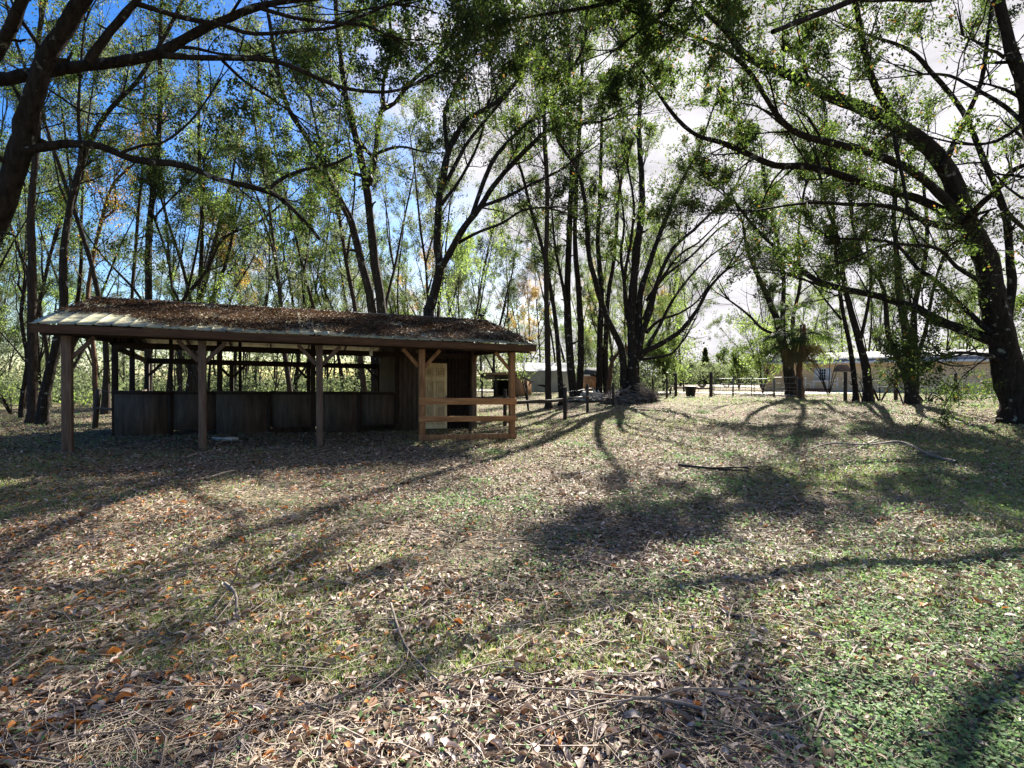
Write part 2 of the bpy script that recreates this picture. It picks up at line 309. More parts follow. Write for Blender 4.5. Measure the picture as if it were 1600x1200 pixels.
# rafters and purlins under the roof
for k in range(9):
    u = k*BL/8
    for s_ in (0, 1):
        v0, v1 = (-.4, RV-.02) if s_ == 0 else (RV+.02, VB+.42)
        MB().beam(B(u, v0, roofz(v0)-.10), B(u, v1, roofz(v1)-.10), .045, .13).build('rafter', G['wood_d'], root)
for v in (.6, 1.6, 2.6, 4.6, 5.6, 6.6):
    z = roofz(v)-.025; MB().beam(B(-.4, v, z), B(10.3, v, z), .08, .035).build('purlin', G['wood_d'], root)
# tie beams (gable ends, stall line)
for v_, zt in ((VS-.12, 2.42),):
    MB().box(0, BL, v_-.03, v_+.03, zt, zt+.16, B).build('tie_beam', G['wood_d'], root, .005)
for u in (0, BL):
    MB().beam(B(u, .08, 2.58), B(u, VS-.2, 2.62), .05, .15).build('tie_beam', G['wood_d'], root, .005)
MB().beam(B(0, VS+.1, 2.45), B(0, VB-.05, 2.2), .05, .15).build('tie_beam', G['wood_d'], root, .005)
brace(0, .08, 0, 2.5, G['wood_g'], .42)
# gable boarding above the left tie beam
g1 = MB(); n_ = 22
for i in range(n_):
    v0 = .05+i*(VB-.1)/n_; v1 = v0+(VB-.1)/n_-.008
    zb = 2.68 if v1 < VS else 2.5
    for (uu) in (-.06,):
        g1.hexa([B(uu-.012, v0, zb), B(uu+.012, v0, zb), B(uu+.012, v1, zb), B(uu-.012, v1, zb)], [B(uu-.012, v0, max(roofz(v0)-.03, zb+.01)), B(uu+.012, v0, max(roofz(v0)-.03, zb+.01)), B(uu+.012, v1, max(roofz(v1)-.03, zb+.01)), B(uu-.012, v1, max(roofz(v1)-.03, zb+.01))])
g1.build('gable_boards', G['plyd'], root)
# ribbed roof sheets (two slopes)
def slope(v0, v1, name):
    W = 10.86; nr = 36; us = []; hs = []
    for i in range(nr):
        a = -.48+W*i/nr; p = W/nr
        for f, h in ((0, 0), (.40, 0), (.46, .022), (.54, .022), (.60, 0)): us.append(a+p*f); hs.append(h)
    us.append(-.48+W); hs.append(0); vs_ = np.linspace(v0, v1, 9); n = len(us); VV = []
    for v in vs_:
        sag = .012*math.sin(v*2.1)
        for u, h in zip(us, hs): VV.append(B(u, v, roofz(v)+h+sag+.01*math.sin(u*1.7+v)))
    Q = [(j*n+i, j*n+i+1, (j+1)*n+i+1, (j+1)*n+i) for j in range(8) for i in range(n-1)]
    if v1 < v0: Q = [q[::-1] for q in Q]
    o = mesh_np(name, VV, np.array(Q), None, G['metal'], root)
    s = o.modifiers.new('s', 'SOLIDIFY'); s.thickness = .006; s.offset = -1
    return o
slope(-.46, RV-.005, 'roof'); slope(VB+.45, RV+.005, 'roof')
rc = MB()
for s_ in (-1, 1):
    rc.hexa([B(-.49, RV, RH+.03), B(10.39, RV, RH+.03), B(10.39, RV+s_*.16, RH-.01), B(-.49, RV+s_*.16, RH-.01)][::s_], [B(-.49, RV, RH+.045), B(10.39, RV, RH+.045), B(10.39, RV+s_*.16, RH+.005), B(-.49, RV+s_*.16, RH+.005)][::s_])
rc.build('ridge_cap', G['hroof'], root)
# gutter-side bargeboards at the gable ends
for u in (-.47, 10.37):
    MB().beam(B(u, -.44, roofz(-.44)-.09), B(u, RV, roofz(RV)-.09), .03, .15).build('bargeboard', G['wood_d'], root)
    MB().beam(B(u, RV, roofz(RV)-.09), B(u, VB+.44, roofz(VB+.44)-.09), .03, .15).build('bargeboard', G['wood_d'], root)
# vent pipe with cap on the ridge end
vp = MB().tube([B(10.28, 3.9, 3.5), B(10.28, 3.9, 3.93)], [.03, .03], 10).tube([B(10.28, 3.9, 3.90), B(10.28, 3.9, 3.95), B(10.28, 3.9, 3.98)], [.10, .12, .05], 12)
vp.build('vent_pipe', G['black'], root)
# stall front: half-height plywood panels and gates
def uof(px, v=VS):
    k = (px-CX)/FPX; p0 = O+Vv*v; return (k*p0[1]-p0[0])/(U[0]-k*U[1])
pans = [(172, 269, .06, 'stall_panel'), (268, 339, .22, 'stall_gate'), (338, 423, .05, 'stall_panel'), (422, 501, .23, 'stall_gate'), (500, 563, .06, 'stall_panel'), (562, 622, .23, 'stall_gate')]
for a, b_, z0, nm in pans:
    ua, ub = max(uof(a), .0), min(uof(b_), 7.385); vo = VS-.08 if nm == 'stall_panel' else VS-.05
    m_ = MB().box(ua, ub, vo-.012, vo+.012, z0+.0175*ua, 1.31+.006*ua, B); o = m_.build(nm, G['ply'], root)
    fr = MB().box(ua, ub, vo-.032, vo-.013, 1.22+.006*ua, 1.30+.006*ua, B).box(ub-.09, ub, vo-.032, vo-.013, z0-.12+.0175*ua if nm == 'stall_panel' else z0+.03+.0175*ua, 1.218+.006*ua, B)
    fr.build('frame', G['wood_d'], o)
# side and rear half walls
MB().box(-.015, .015, VS+.05, VB-.05, .05, 1.28, B).build('side_panel', G['ply'], root)
MB().box(.0, 7.35, VB+.07, VB+.095, -.15, .95, B).build('rear_panel', G['ply'], root)
for u in (BW, 2*BW):
    MB().box(u-.012, u+.012, VS+.09, VB-.08, .12, 1.25, B).build('stall_divider', G['ply'], root)
# tack room
tr = MB(); w0 = 7.40
def boards(ua, ub, va, vb, z0, ztop, n, m_, nm, lab=None):
    mb = MB()
    for i in range(n):
        f0, f1 = i/n, (i+1)/n-.012/ (math.hypot(ub-ua, vb-va)); A = (ua+(ub-ua)*f0, va+(vb-va)*f0); Bb = (ua+(ub-ua)*f1, va+(vb-va)*f1)
        zt0 = ztop(A[1]); zt1 = ztop(Bb[1]); dx = Bb[0]-A[0]; dy = Bb[1]-A[1]; l_ = math.hypot(dx, dy); nx_, ny_ = -dy/l_*.011, dx/l_*.011
        mb.hexa([B(A[0]-nx_, A[1]-ny_, z0), B(Bb[0]-nx_, Bb[1]-ny_, z0), B(Bb[0]+nx_, Bb[1]+ny_, z0), B(A[0]+nx_, A[1]+ny_, z0)], [B(A[0]-nx_, A[1]-ny_, zt0), B(Bb[0]-nx_, Bb[1]-ny_, zt1), B(Bb[0]+nx_, Bb[1]+ny_, zt1), B(A[0]+nx_, A[1]+ny_, zt0)])
    return mb.build(nm, m_, root)
rz = lambda v: roofz(v)-.05
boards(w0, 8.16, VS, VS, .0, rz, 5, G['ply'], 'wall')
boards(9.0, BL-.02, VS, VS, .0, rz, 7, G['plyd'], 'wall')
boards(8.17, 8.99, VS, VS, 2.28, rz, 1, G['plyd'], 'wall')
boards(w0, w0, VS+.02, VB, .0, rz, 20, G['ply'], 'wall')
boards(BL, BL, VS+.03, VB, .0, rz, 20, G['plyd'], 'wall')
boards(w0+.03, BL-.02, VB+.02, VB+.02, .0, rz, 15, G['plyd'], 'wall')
for z in (.55, 1.05, 1.55, 2.0): MB().box(9.1, 9.75, VS-.06, VS-.02, z, z+.07, B).build('wall_batten', G['wood_d'], root)
# six-panel door
dz0 = .19; dr = MB().box(8.18, 8.98, VS-.045, VS-.005, dz0, 2.27, B).build('door', G['door'], root, .004)
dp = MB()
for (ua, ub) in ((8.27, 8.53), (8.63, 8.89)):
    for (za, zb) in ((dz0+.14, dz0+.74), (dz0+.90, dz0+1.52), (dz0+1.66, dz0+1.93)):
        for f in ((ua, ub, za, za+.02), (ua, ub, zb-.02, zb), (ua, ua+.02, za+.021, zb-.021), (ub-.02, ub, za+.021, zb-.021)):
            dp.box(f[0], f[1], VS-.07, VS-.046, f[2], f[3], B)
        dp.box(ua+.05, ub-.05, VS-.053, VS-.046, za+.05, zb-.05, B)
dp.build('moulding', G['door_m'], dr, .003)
MB().tube([B(8.92, VS-.05, 1.12), B(8.92, VS-.11, 1.12)], [.025, .03], 10).build('handle', G['steel'], dr)
MB().box(8.93, 8.975, VS-.052, VS-.046, 1.04, 1.24, B).build('lock_plate', G['steel'], dr)
# rails of the tack porch
for z0, z1 in ((1.10, 1.27), (.66, .80), (.17, .33)):
    MB().box(BW*3-.10, BL+.09, -.12, -.08, z0, z1, B).build('rail', G['wood_r'] if z0 > .2 else G['wood_o'], root, .006)
post('post', BL-.55, 2.0, .08, 1.2, G['fencew'])
# jar lamp hanging under the header
jl = MB().tube([B(6.25, .9, 2.75), B(6.25, .9, 2.52)], [.008, .008], 6); jo = jl.build('lamp', G['black'], root)
MB().tube([B(6.25, .9, 2.52), B(6.25, .9, 2.50), B(6.25, .9, 2.34), B(6.25, .9, 2.32)], [.03, .042, .042, .03], 14).build('lamp_jar', G['lampw'], jo, smooth=True)
# pale broken slab on the ground at the front
p = O+U*2.75+Vv*1.9; g0 = float(gz(*p))
sl = MB(); ang = np.linspace(0, 2*PI, 9)[:-1]; rr = [.33, .22, .2, .24, .36, .2, .17, .21]
ring = [np.array([p[0]+math.cos(a)*r, p[1]+math.sin(a)*r*.7, 0]) for a, r in zip(ang, rr)]
sl.add([v+[0, 0, g0+.01] for v in ring]+[v*[1, 1, 1]+[0, 0, g0+.08+.02*i % .03] for i, v in enumerate(ring)], [(i, (i+1) % 8, 8+(i+1) % 8, 8+i) for i in range(8)]+[(8, 9, 10, 15), (15, 10, 11, 14), (14, 11, 12, 13)])
tag(sl.build('slab', G['plank'], None, .006, loc=(p[0], p[1], g0)), 'pale broken slab lying on the dirt in front of the stall panels', 'slab')

# ------------------------------------------------------------------ trees
def unit(v): return v/(np.linalg.norm(v)+1e-9)
def catmull(pts, k):
    pts = np.asarray(pts, float); n = len(pts); t = np.linspace(0, n-1, (n-1)*k+1); i = np.clip(t.astype(int), 0, n-2); f = (t-i)[:, None]
    p0 = pts[np.clip(i-1, 0, n-1)]; p1 = pts[i]; p2 = pts[i+1]; p3 = pts[np.clip(i+2, 0, n-1)]
    return .5*((2*p1)+(-p0+p2)*f+(2*p0-5*p1+4*p2-p3)*f**2+(-p0+3*p1-3*p2+p3)*f**3)
# crowns thinned or thickened on purpose to cast these sun and shade patches
DAPPLE_MAP = [(140, 895, 340, 48, -.16, 1), (470, 1020, 330, 48, -.38, 1), (1090, 930, 240, 95, -.1, 1), (880, 1060, 170, 50, -.2, 1), (1500, 890, 170, 75, 0, .8), (430, 775, 360, 32, -.06, 1),
        (770, 795, 150, 24, -.1, 1), (1060, 705, 210, 26, -.05, 1), (1320, 740, 170, 24, 0, 1), (1180, 655, 260, 12, 0, .9), (900, 690, 160, 14, -.1, .9), (1480, 1120, 130, 60, 0, .6),
        (560, 925, 520, 40, -.20, -1.1), (1100, 800, 300, 34, -.1, -1.3), (1090, 1130, 130, 40, 0, -.6), (1480, 1070, 330, 170, 0, 1), (80, 1040, 260, 40, -.35, -1), (1450, 700, 170, 14, 0, -.6), (1450, 790, 160, 16, 0, -.6), (820, 745, 180, 12, -.1, -.6), (650, 1120, 220, 40, -.2, -.5)]
def canopy(p):
    t = p[2]/sd[2]; x = p[0]-sd[0]*t; y = p[1]-sd[1]*t
    if y < 1.2: return 1.0
    px = CX+x/y*FPX; py = HZ+EYE*FPX/y; v = 0.
    for cx, cy, rx, ry, sl, w_ in DAPPLE_MAP:
        dx = (px-cx)/rx; dy = (py-cy-sl*(px-cx))/ry; e = dx*dx+dy*dy
        if e < 4: v += w_*math.exp(-e)
    return max(.05, .95-1.05*min(v, 1)) if v > 0 else .95-.9*max(v, -1.0)
class Tree:
    def __init__(s, seed=0, leaf=.08, lpm=26, dens=(2.0, 2.6, 3.5), lens=(2.0, 1.1, .5), up=.18, wig=.28, lw=.45, spread=.06, last=2, aut=.02):
        s.r = np.random.default_rng(seed); s.W = {}; s.LP = []; s.leaf = leaf; s.lpm = lpm; s.dens = dens; s.lens = lens; s.up = up; s.wig = wig; s.lw = lw; s.spread = spread; s.last = last; s.aut = aut; s.ph = s.r.uniform(0, 6); s.gap = True
    def wood(s, P_, R_, n): s.W.setdefault((len(P_), n), []).append((P_, R_))
    def limb(s, pts, rad, n=8, kids=True, k=3, t0=.25, tip=True, dens=1.0, lenf=1.0):
        """traced limb: pts (world) with radii"""
        a = np.column_stack([pts, rad]); c = catmull(a, k); P_ = c[:, :3].copy(); R_ = np.maximum(c[:, 3], .006)
        j = s.r.normal(0, 1, P_.shape)*R_[:, None]*(.06 if k < 4 else .02); j[0] = 0; P_ += j
        R_ = R_*(1+s.r.normal(0, .04 if k < 4 else .015, len(R_)))
        s.wood(P_, R_, n)
        if n >= 8:   # broken stubs and knots
            for _ in range(s.r.poisson(3.5 if n < 12 else 6)):
                i = int(s.r.integers(len(P_)//4, len(P_)-1)); tg = unit(P_[i]-P_[i-1]); dd = s.turn(tg, s.r.uniform(.7, 1.4)); rr = R_[i]*s.r.uniform(.16, .38); q = [P_[i]]
                for _k in range(3): dd = unit(dd+s.r.normal(0, .25, 3)); q.append(q[-1]+dd*(R_[i]*.55+rr*s.r.uniform(.6, 3)))
                s.wood(np.array(q), np.array([rr*1.9, rr*1.15, rr*.9, rr*.55]), 6)
        if kids:
            seg = np.linalg.norm(np.diff(P_, axis=0), axis=1); cum = np.concatenate([[0], np.cumsum(seg)]); Lt = cum[-1]
            m = s.r.poisson(max(1, Lt*(1-t0)*s.dens[0]*dens))
            for d in s.r.uniform(t0*Lt, Lt, m):
                i = min(np.searchsorted(cum, d), len(P_)-1); tg = unit(P_[i]-P_[i-1]); s.grow(P_[i], s.turn(tg, s.r.uniform(.5, 1.2)), s.lens[0]*lenf*s.r.uniform(.45, 1.25), min(R_[i]*.4, .032), 0)
            if tip:
                tg = unit(P_[-1]-P_[-2])
                for _ in range(3): s.grow(P_[-1], s.turn(tg, s.r.uniform(.05, .5)), s.lens[0]*lenf*s.r.uniform(.9, 1.5), R_[-1]*.8, 0)
        return P_, R_
    def turn(s, t, ang):
        r = s.r.normal(0, 1, 3); r -= r.dot(t)*t; r = unit(r); d = math.cos(ang)*t+math.sin(ang)*r; d[2] += s.up*.5; return unit(d)
    def grow(s, p, d, Ln, r, lvl):
        n = (6, 4, 3)[lvl] if lvl < 3 else 3
        P_ = [p]; st = Ln/(n-1)
        for i in range(n-1):
            d = unit(d+s.r.normal(0, s.wig, 3)*(.7 if lvl else .5)+np.array([0, 0, s.up*(.5 if lvl else .35)])); P_.append(P_[-1]+d*st)
        P_ = np.array(P_); R_ = np.linspace(r, max(r*.2, .0018), n)
        s.wood(P_, R_, (5, 4, 3)[min(lvl, 2)])
        if lvl >= s.last:
            q = P_[-1]; f = (math.sin(q[0]*2.9+s.ph)*math.sin(q[1]*2.3+1.7*s.ph)*math.sin(q[2]*3.1+.6*s.ph)+.45*math.sin(q[0]*1.1+q[2]*1.3+s.ph)+.3*math.sin(q[1]*1.2-q[2]*.9))
            k = s.r.poisson(s.lpm*Ln*(canopy(q) if s.gap else 1)*min(2.4, max(.08, .9+1.8*f)))
            if k:
                t = s.r.uniform(.15, 1, k)*(n-1); i = np.minimum(t.astype(int), n-2); f = (t-i)[:, None]; s.LP.append(P_[i]*(1-f)+P_[i+1]*f)
            return
        m = s.r.poisson(s.dens[lvl+1]*Ln)+1
        if s.gap: cf = canopy(P_[-1]); m = (m if cf < 1.1 else int(m*min(cf*1.1, 1.5))) if cf > .55 else s.r.binomial(m, cf/.55)
        for _ in range(m):
            t = s.r.uniform(.2, 1)*(n-1); i = min(int(t), n-2); f = t-i
            s.grow(P_[i]*(1-f)+P_[i+1]*f, s.turn(unit(P_[i+1]-P_[i]), s.r.uniform(.4, 1.1)), s.lens[lvl+1]*s.r.uniform(.5, 1.3), max(r*.38, .003), lvl+1)
    def leaves(s):
        Pp = np.concatenate(s.LP); Pp = Pp+s.r.normal(0, s.spread, Pp.shape); n = len(Pp)
        return leaf_quads(s.r, Pp, s.leaf*s.r.uniform(.6, 1.25, n), s.lw, s.aut, s.r.random())
    def build(s, root, bark, leafm, name='trunk'):
        VS_, QS, n = [], [], 0
        for (k, sd_), lst in s.W.items():
            Pm_ = np.array([a for a, _ in lst]); V, Q = tube_arrays(Pm_, np.array([b for _, b in lst]), sd_)
            if sd_ >= 7:
                V4 = V.reshape(len(lst), k, sd_, 3); c4 = Pm_[:, :, None, :]; th = np.arange(sd_)*2*PI/sd_; kk_ = np.arange(k)
                fl = 1+.07*np.sin(3*th[None, :]+.35*kk_[:, None])+.05*np.sin(5*th[None, :]-.5*kk_[:, None]+1)+s.r.normal(0, .03 if k < 60 else .018, (len(lst), k, sd_)); V = (c4+(V4-c4)*fl[..., None]).reshape(-1, 3)
            VS_.append(V); QS.append(Q+n); n += len(V)
        mesh_np('trunk', np.vstack(VS_), np.vstack(QS), None, bark, root, True)
        if s.LP:
            V, Q, A = s.leaves(); mesh_np('crown', V, Q, None, leafm, root, False, A)
def leaf_quads(r, Pp, Ls, lw, aut=.02, ph=0., flat=0.):
    n = len(Pp); a = r.normal(0, 1, (n, 3)); a[:, 2] -= .35; a[:, 2] *= (1-flat); a /= np.linalg.norm(a, axis=1, keepdims=True)
    b = r.normal(0, 1, (n, 3)); b[:, 2] *= (1-flat*.8); b -= (a*b).sum(1, keepdims=True)*a; b /= np.linalg.norm(b, axis=1, keepdims=True); Ls = Ls[:, None]
    V = np.stack([Pp, Pp+a*Ls*.5+b*Ls*lw*.5, Pp+a*Ls, Pp+a*Ls*.5-b*Ls*lw*.5], 1).reshape(-1, 3)
    # clumps share a tone; single leaves vary around it
    cl = .5+.5*np.sin(Pp[:, 0]*2.3+ph*9)*np.sin(Pp[:, 1]*2.1+ph*5)*np.sin(Pp[:, 2]*2.7+ph*7)
    var = np.clip(.15+.5*cl+r.normal(0, .18, n), 0, .93); var[r.random(n) < aut] = 1.0
    return V, np.arange(4*n).reshape(-1, 4), np.repeat(var, 4)
def offax(px): return 1/(1+((px-CX)/FPX)**2)**.5
def TL(tree, pts, dY=0.0, **k):
    """pts: (px, py, Y, width_px)"""
    pw = [P(a, b, c) for a, b, c, d in pts]; rd = [d*.5*c/FPX*offax(a) for a, b, c, d in pts]
    return tree.limb(pw, rd, **k)
def seq(xy, Y0, Y1, w0, w1, bend=1.0):
    n = len(xy); out = []
    for i, (a, b) in enumerate(xy): f = i/(n-1); out.append((a, b, Y0+(Y1-Y0)*f**bend, w0+(w1-w0)*f**.8))
    return out
def trunk_base(px, py, Y, w, flare=1.45):
    """two points that stand a trunk on the ground below (px, py)"""
    b = base(px, Y); r = w*.5*Y/FPX
    return [(b-[0, 0, .25], r*flare), (b+[0, 0, .08], r*flare*.93), (b+[0, 0, .45], r*1.1)]
def stem(tree, bpx, Y, w, xy, w1, Y1=None, n=12, **k):
    """whole stem from the ground up through pixel points xy"""
    tb = trunk_base(bpx, 0, Y, w); q = seq(xy, Y, Y if Y1 is None else Y1, w, w1)
    pts = [p for p, r in tb]+[P(a, b, c) for a, b, c, d in q]; rd = [r*offax(bpx) for p, r in tb]+[d*.5*c/FPX*offax(a) for a, b, c, d in q]
    return tree.limb(pts, rd, n=n, **k)

OAKB = 'oak'
# --- big oak at the right edge
t = Tree(11, leaf=.08, lpm=70, dens=(1.7, 3.1, 3.6), lens=(1.7, .9, .45), up=.10)
Yb = 16.0; rb = empty('oak_tree', base(1585, Yb), 'massive dark oak at the right edge with lichen-spotted trunk and long arching limbs', 'tree')
stem(t, 1590, Yb, 54, [(1577, 590), (1566, 530), (1552, 470), (1540, 412), (1522, 370), (1506, 337), (1484, 281), (1450, 232), (1405, 199), (1375, 184), (1319, 161), (1277, 142), (1225, 116), (1165, 90), (1131, 49), (1101, 22), (1060, -20)], 5, 12.5, 18, t0=.6, k=5)
for xy, Y0, Y1, w0, w1 in [
    ([(1405, 199), (1367, 139), (1349, 82), (1337, 22), (1325, -40), (1320, -90)], 13.6, 11, 15, 7),
    ([(1394, 205), (1400, 240), (1405, 262), (1412, 295), (1416, 322)], 13.5, 13, 8, 5),
    ([(1492, 330), (1450, 289), (1412, 262), (1356, 240), (1300, 225), (1251, 212), (1217, 187), (1195, 154), (1165, 109), (1131, 82), (1075, 56), (1030, 37), (985, 20)], 14.7, 11.5, 18, 4),
    ([(1500, 345), (1431, 311), (1375, 296), (1319, 277), (1262, 262), (1210, 259), (1165, 240), (1124, 223), (1090, 214), (1056, 187), (1019, 135), (1000, 109)], 14.8, 16, 18, 4),
    ([(1505, 358), (1450, 349), (1412, 330), (1375, 322), (1322, 320), (1277, 317), (1225, 322), (1180, 330)], 14.9, 13.5, 13, 3),
    ([(1506, 350), (1525, 326), (1555, 296), (1577, 270), (1605, 257), (1660, 240)], 14.8, 12, 14, 8),
    ([(1555, 535), (1510, 517), (1467, 502), (1433, 483), (1400, 472), (1360, 460), (1313, 450), (1273, 437), (1247, 417), (1210, 387), (1180, 357), (1150, 320)], 15.8, 18, 22, 4),
    ([(1400, 470), (1340, 458), (1290, 448), (1255, 437)], 16.8, 17.5, 9, 4),
    ([(1548, 520), (1500, 477), (1460, 437), (1433, 420), (1400, 383), (1360, 375), (1313, 373)], 15.6, 18, 12, 4),
    ([(1532, 440), (1493, 417), (1467, 390), (1420, 383), (1380, 383), (1347, 397), (1317, 410)], 15.3, 14, 9, 3),
    ([(1565, 565), (1545, 556), (1520, 552), (1493, 551), (1475, 556)], 15.8, 15, 10, 5),
    ([(1570, 520), (1580, 450), (1577, 412), (1570, 337), (1536, 255), (1502, 176), (1450, 112), (1416, 79), (1360, 60)], 16, 14.5, 20, 5),
    ([(1560, 320), (1590, 350), (1620, 370), (1680, 380)], 15.5, 18, 10, 6),
    ([(1470, 262), (1500, 200), (1530, 130), (1540, 60), (1550, -20)], 14.4, 13, 12, 6)]:
    TL(t, seq(xy, Y0, Y1, w0, w1), t0=.2)
t.build(rb, G['bark'], G['oak'])
# --- oak whose trunk stands beyond the right edge, its limbs crossing the top right
t = Tree(12, leaf=.075, lpm=55, dens=(1.6, 2.6, 3.2), lens=(1.5, .85, .42), up=.05)
ro = empty('oak_tree', base(1700, 9.5), 'oak standing just past the right edge whose bare limb tips cross the top right corner', 'tree')
stem(t, 1700, 9.5, 40, [(1690, 560), (1668, 450), (1640, 330), (1608, 202), (1597, 142), (1574, 75), (1555, 0), (1540, -90)], 16, 8.5, t0=.35)
TL(t, seq([(1560, 20), (1520, -12), (1450, 4), (1400, 3), (1360, 5), (1330, 2)], 8.7, 8.2, 8, 4), t0=.3)
TL(t, seq([(1545, -60), (1450, -60), (1380, -25), (1330, 2), (1285, 22), (1240, 38), (1205, 52)], 8.6, 7.2, 16, 8), kids=False)
TL(t, seq([(1610, 210), (1570, 170), (1520, 140), (1480, 120), (1440, 118)], 9, 10, 10, 4))
TL(t, seq([(1600, 150), (1640, 80), (1700, 20), (1760, -60)], 8.9, 8, 20, 10), t0=.1)
TL(t, seq([(1550, -40), (1480, -140), (1380, -260), (1250, -380)], 8.6, 7.4, 18, 6), t0=.1)
TL(t, seq([(1540, -90), (1560, -250), (1520, -420)], 8.5, 9, 16, 6), t0=.1)
TL(t, seq([(1600, 190), (1555, 222), (1500, 226), (1450, 215)], 9, 10.5, 9, 3))
t.build(ro, G['bark'], G['oak'])
# --- oak leaning in from the left edge
t = Tree(13, leaf=.075, lpm=60, dens=(1.15, 2.2, 3.2), lens=(1.35, .75, .4), up=.03)
rl = empty('oak_tree', base(-170, 7.6), 'near oak leaning in from the left edge, thick black limbs spreading across the top left', 'tree')
stem(t, -170, 7.6, 50, [(-110, 560), (-55, 440), (-12, 360), (18, 290), (40, 215), (54, 160), (68, 112), (98, 55), (135, -5), (170, -80), (190, -160)], 24, 7.0, t0=.7)
for xy, Y0, Y1, w0, w1, kd in [
    ([(-100, 150), (-40, 125), (0, 126), (60, 118), (115, 108), (180, 100), (250, 85), (310, 52), (360, 30), (420, 10), (480, 2), (560, -8)], 7.3, 8.6, 34, 7, .5),
    ([(255, 88), (300, 92), (350, 93), (430, 97), (500, 125), (540, 140), (600, 146), (640, 138)], 7.7, 9, 12, 4, .4),
    ([(350, 97), (385, 130), (420, 152), (460, 180)], 7.9, 9.5, 6, 3, .3),
    ([(40, 240), (70, 232), (110, 226), (160, 230), (210, 250), (290, 260), (340, 280), (420, 300), (450, 320), (480, 350), (500, 375)], 7.2, 8.4, 20, 5, .4),
    ([(420, 298), (445, 278), (480, 265), (520, 258), (552, 242)], 8.1, 8.8, 7, 4, .2),
    ([(190, 240), (225, 228), (260, 222), (300, 190), (330, 150)], 7.5, 8.4, 6, 3, .3),
    ([(140, 100), (175, 52), (210, 12), (228, -15), (250, -70)], 7.4, 7.6, 18, 10, .5),
    ([(215, 8), (270, 25), (310, 35), (350, 42), (400, 56), (470, 50), (520, 46), (560, 30), (610, 10)], 7.5, 8.8, 10, 4, .2),
    ([(400, 12), (460, 30), (520, 38), (570, 42), (600, 55)], 8.0, 8.8, 7, 3, .3),
    ([(-60, 150), (-5, 90), (20, 45), (45, -10), (70, -80)], 7.3, 6.6, 30, 18, .5),
    ([(60, 130), (85, 145), (125, 172), (150, 180)], 7.2, 8.2, 5, 3, .5),
    ([(-20, 360), (15, 366), (28, 370)], 7.3, 7.2, 7, 2, .9),
    ([(170, -80), (260, -150), (400, -190), (560, -180), (700, -120)], 7.0, 8.0, 18, 6, .1),
    ([(240, -60), (330, -120), (450, -250), (560, -330)], 7.5, 7, 12, 5, .1)]:
    TL(t, seq(xy, Y0, Y1, w0, w1), t0=kd, tip=(xy[-1][0] < 1 or xy[-1][1] < 200))
t.build(rl, G['bark'], G['oak'])
# --- overhead tree beyond the top edge (its hanging sprays fill the top middle)
t = Tree(14, leaf=.082, lpm=135, dens=(2.0, 2.8, 3.4), lens=(1.5, .8, .42), up=-.02)
rt = empty('oak_tree', base(1990, 13.0), 'oak out of frame whose leafy sprays hang in along the top edge', 'tree')
tb = base(1990, 13.0)
t.limb([tb, tb+[-.2, 0, 3], tb+[-1.2, -.2, 6.5], tb+[-3.6, -.2, 9]], [.42, .34, .28, .2], t0=.8)
TL(t, [(1750, -30, 12.5, 26), (1450, -130, 12.5, 20), (1240, -110, 12, 15), (1080, -45, 12, 10), (960, 5, 11.5, 6), (850, 25, 11.3, 4), (790, 35, 11, 3)], t0=.2, dens=1.5)
TL(t, [(1240, -110, 12, 10), (1100, -150, 11, 8), (900, -90, 10.5, 6), (760, -40, 10.3, 5), (650, 0, 10, 3), (560, 20, 10, 3)], t0=.1, dens=1.5)
TL(t, [(1240, -110, 12, 9), (1180, -40, 13, 6), (1120, 10, 14, 4), (1050, 60, 14.5, 3)], t0=.1, dens=1.3)
TL(t, [(900, -90, 10.5, 6), (820, -20, 11, 4), (740, 30, 11.5, 3), (690, 70, 12, 2)], t0=.1, dens=1.4)
TL(t, [(1080, -45, 12, 8), (1040, 20, 12, 6), (1000, 50, 12, 4), (960, 80, 12, 3)], t0=.1)
t.build(rt, G['bark'], G['oak'])

# --- traced middle-distance trees
def mid(seed, label, bpx, Y, w, main, w1, limbs=(), Y1=None, leafm='oak', barkm='bark', t0=.45, cat='tree', **kw):
    a = dict(leaf=.10, lpm=46, dens=(1.7, 2.9, 3.4), lens=(1.9, 1.0, .5), up=.22, spread=.08); a.update(kw)
    t = Tree(seed, **a); r = empty('tree', base(bpx, Y), label, cat); w *= .88; limbs = [tuple([*l[:3], l[3]*.88, *l[4:]]) for l in limbs]
    if main: stem(t, bpx, Y, w, main, w1, Y1, t0=t0)
    for l in limbs:
        if len(l) == 5: xy, y0, y1, wa, wb = l; TL(t, seq(xy, y0, y1, wa, wb), t0=.3)
        else: xy, y0, y1, wa, wb, bp = l; stem(t, bp, y0, wa, xy, wb, y1, t0=t0)
    t.build(r, G[barkm], G[leafm]); return r
mid(21, 'twin-stemmed dark oak rising behind the middle of the barn roof', 597, 23, 18,
    [(597, 487), (587, 417), (580, 350), (572, 287), (563, 243), (553, 200), (543, 160), (537, 120), (530, 60), (525, 0), (520, -60)], 6,
    [([(578, 290), (587, 243), (593, 193), (598, 173), (617, 163), (640, 133), (677, 100), (720, 50), (760, 0)], 23, 21.5, 12, 4),
     ([(582, 487), (567, 417), (550, 350), (537, 323), (517, 287), (497, 243), (477, 210), (450, 167), (433, 100), (420, 20)], 23, 22, 16, 6, 588),
     ([(585, 250), (560, 215), (545, 160), (500, 110), (480, 70)], 23, 24, 7, 3), ([(600, 172), (600, 130), (612, 80), (610, 20), (615, -40)], 22.8, 23, 8, 4),
     ([(565, 275), (530, 265), (490, 262), (460, 275)], 23, 21, 7, 3), ([(590, 240), (625, 230), (660, 238)], 23, 21.5, 6, 3)])
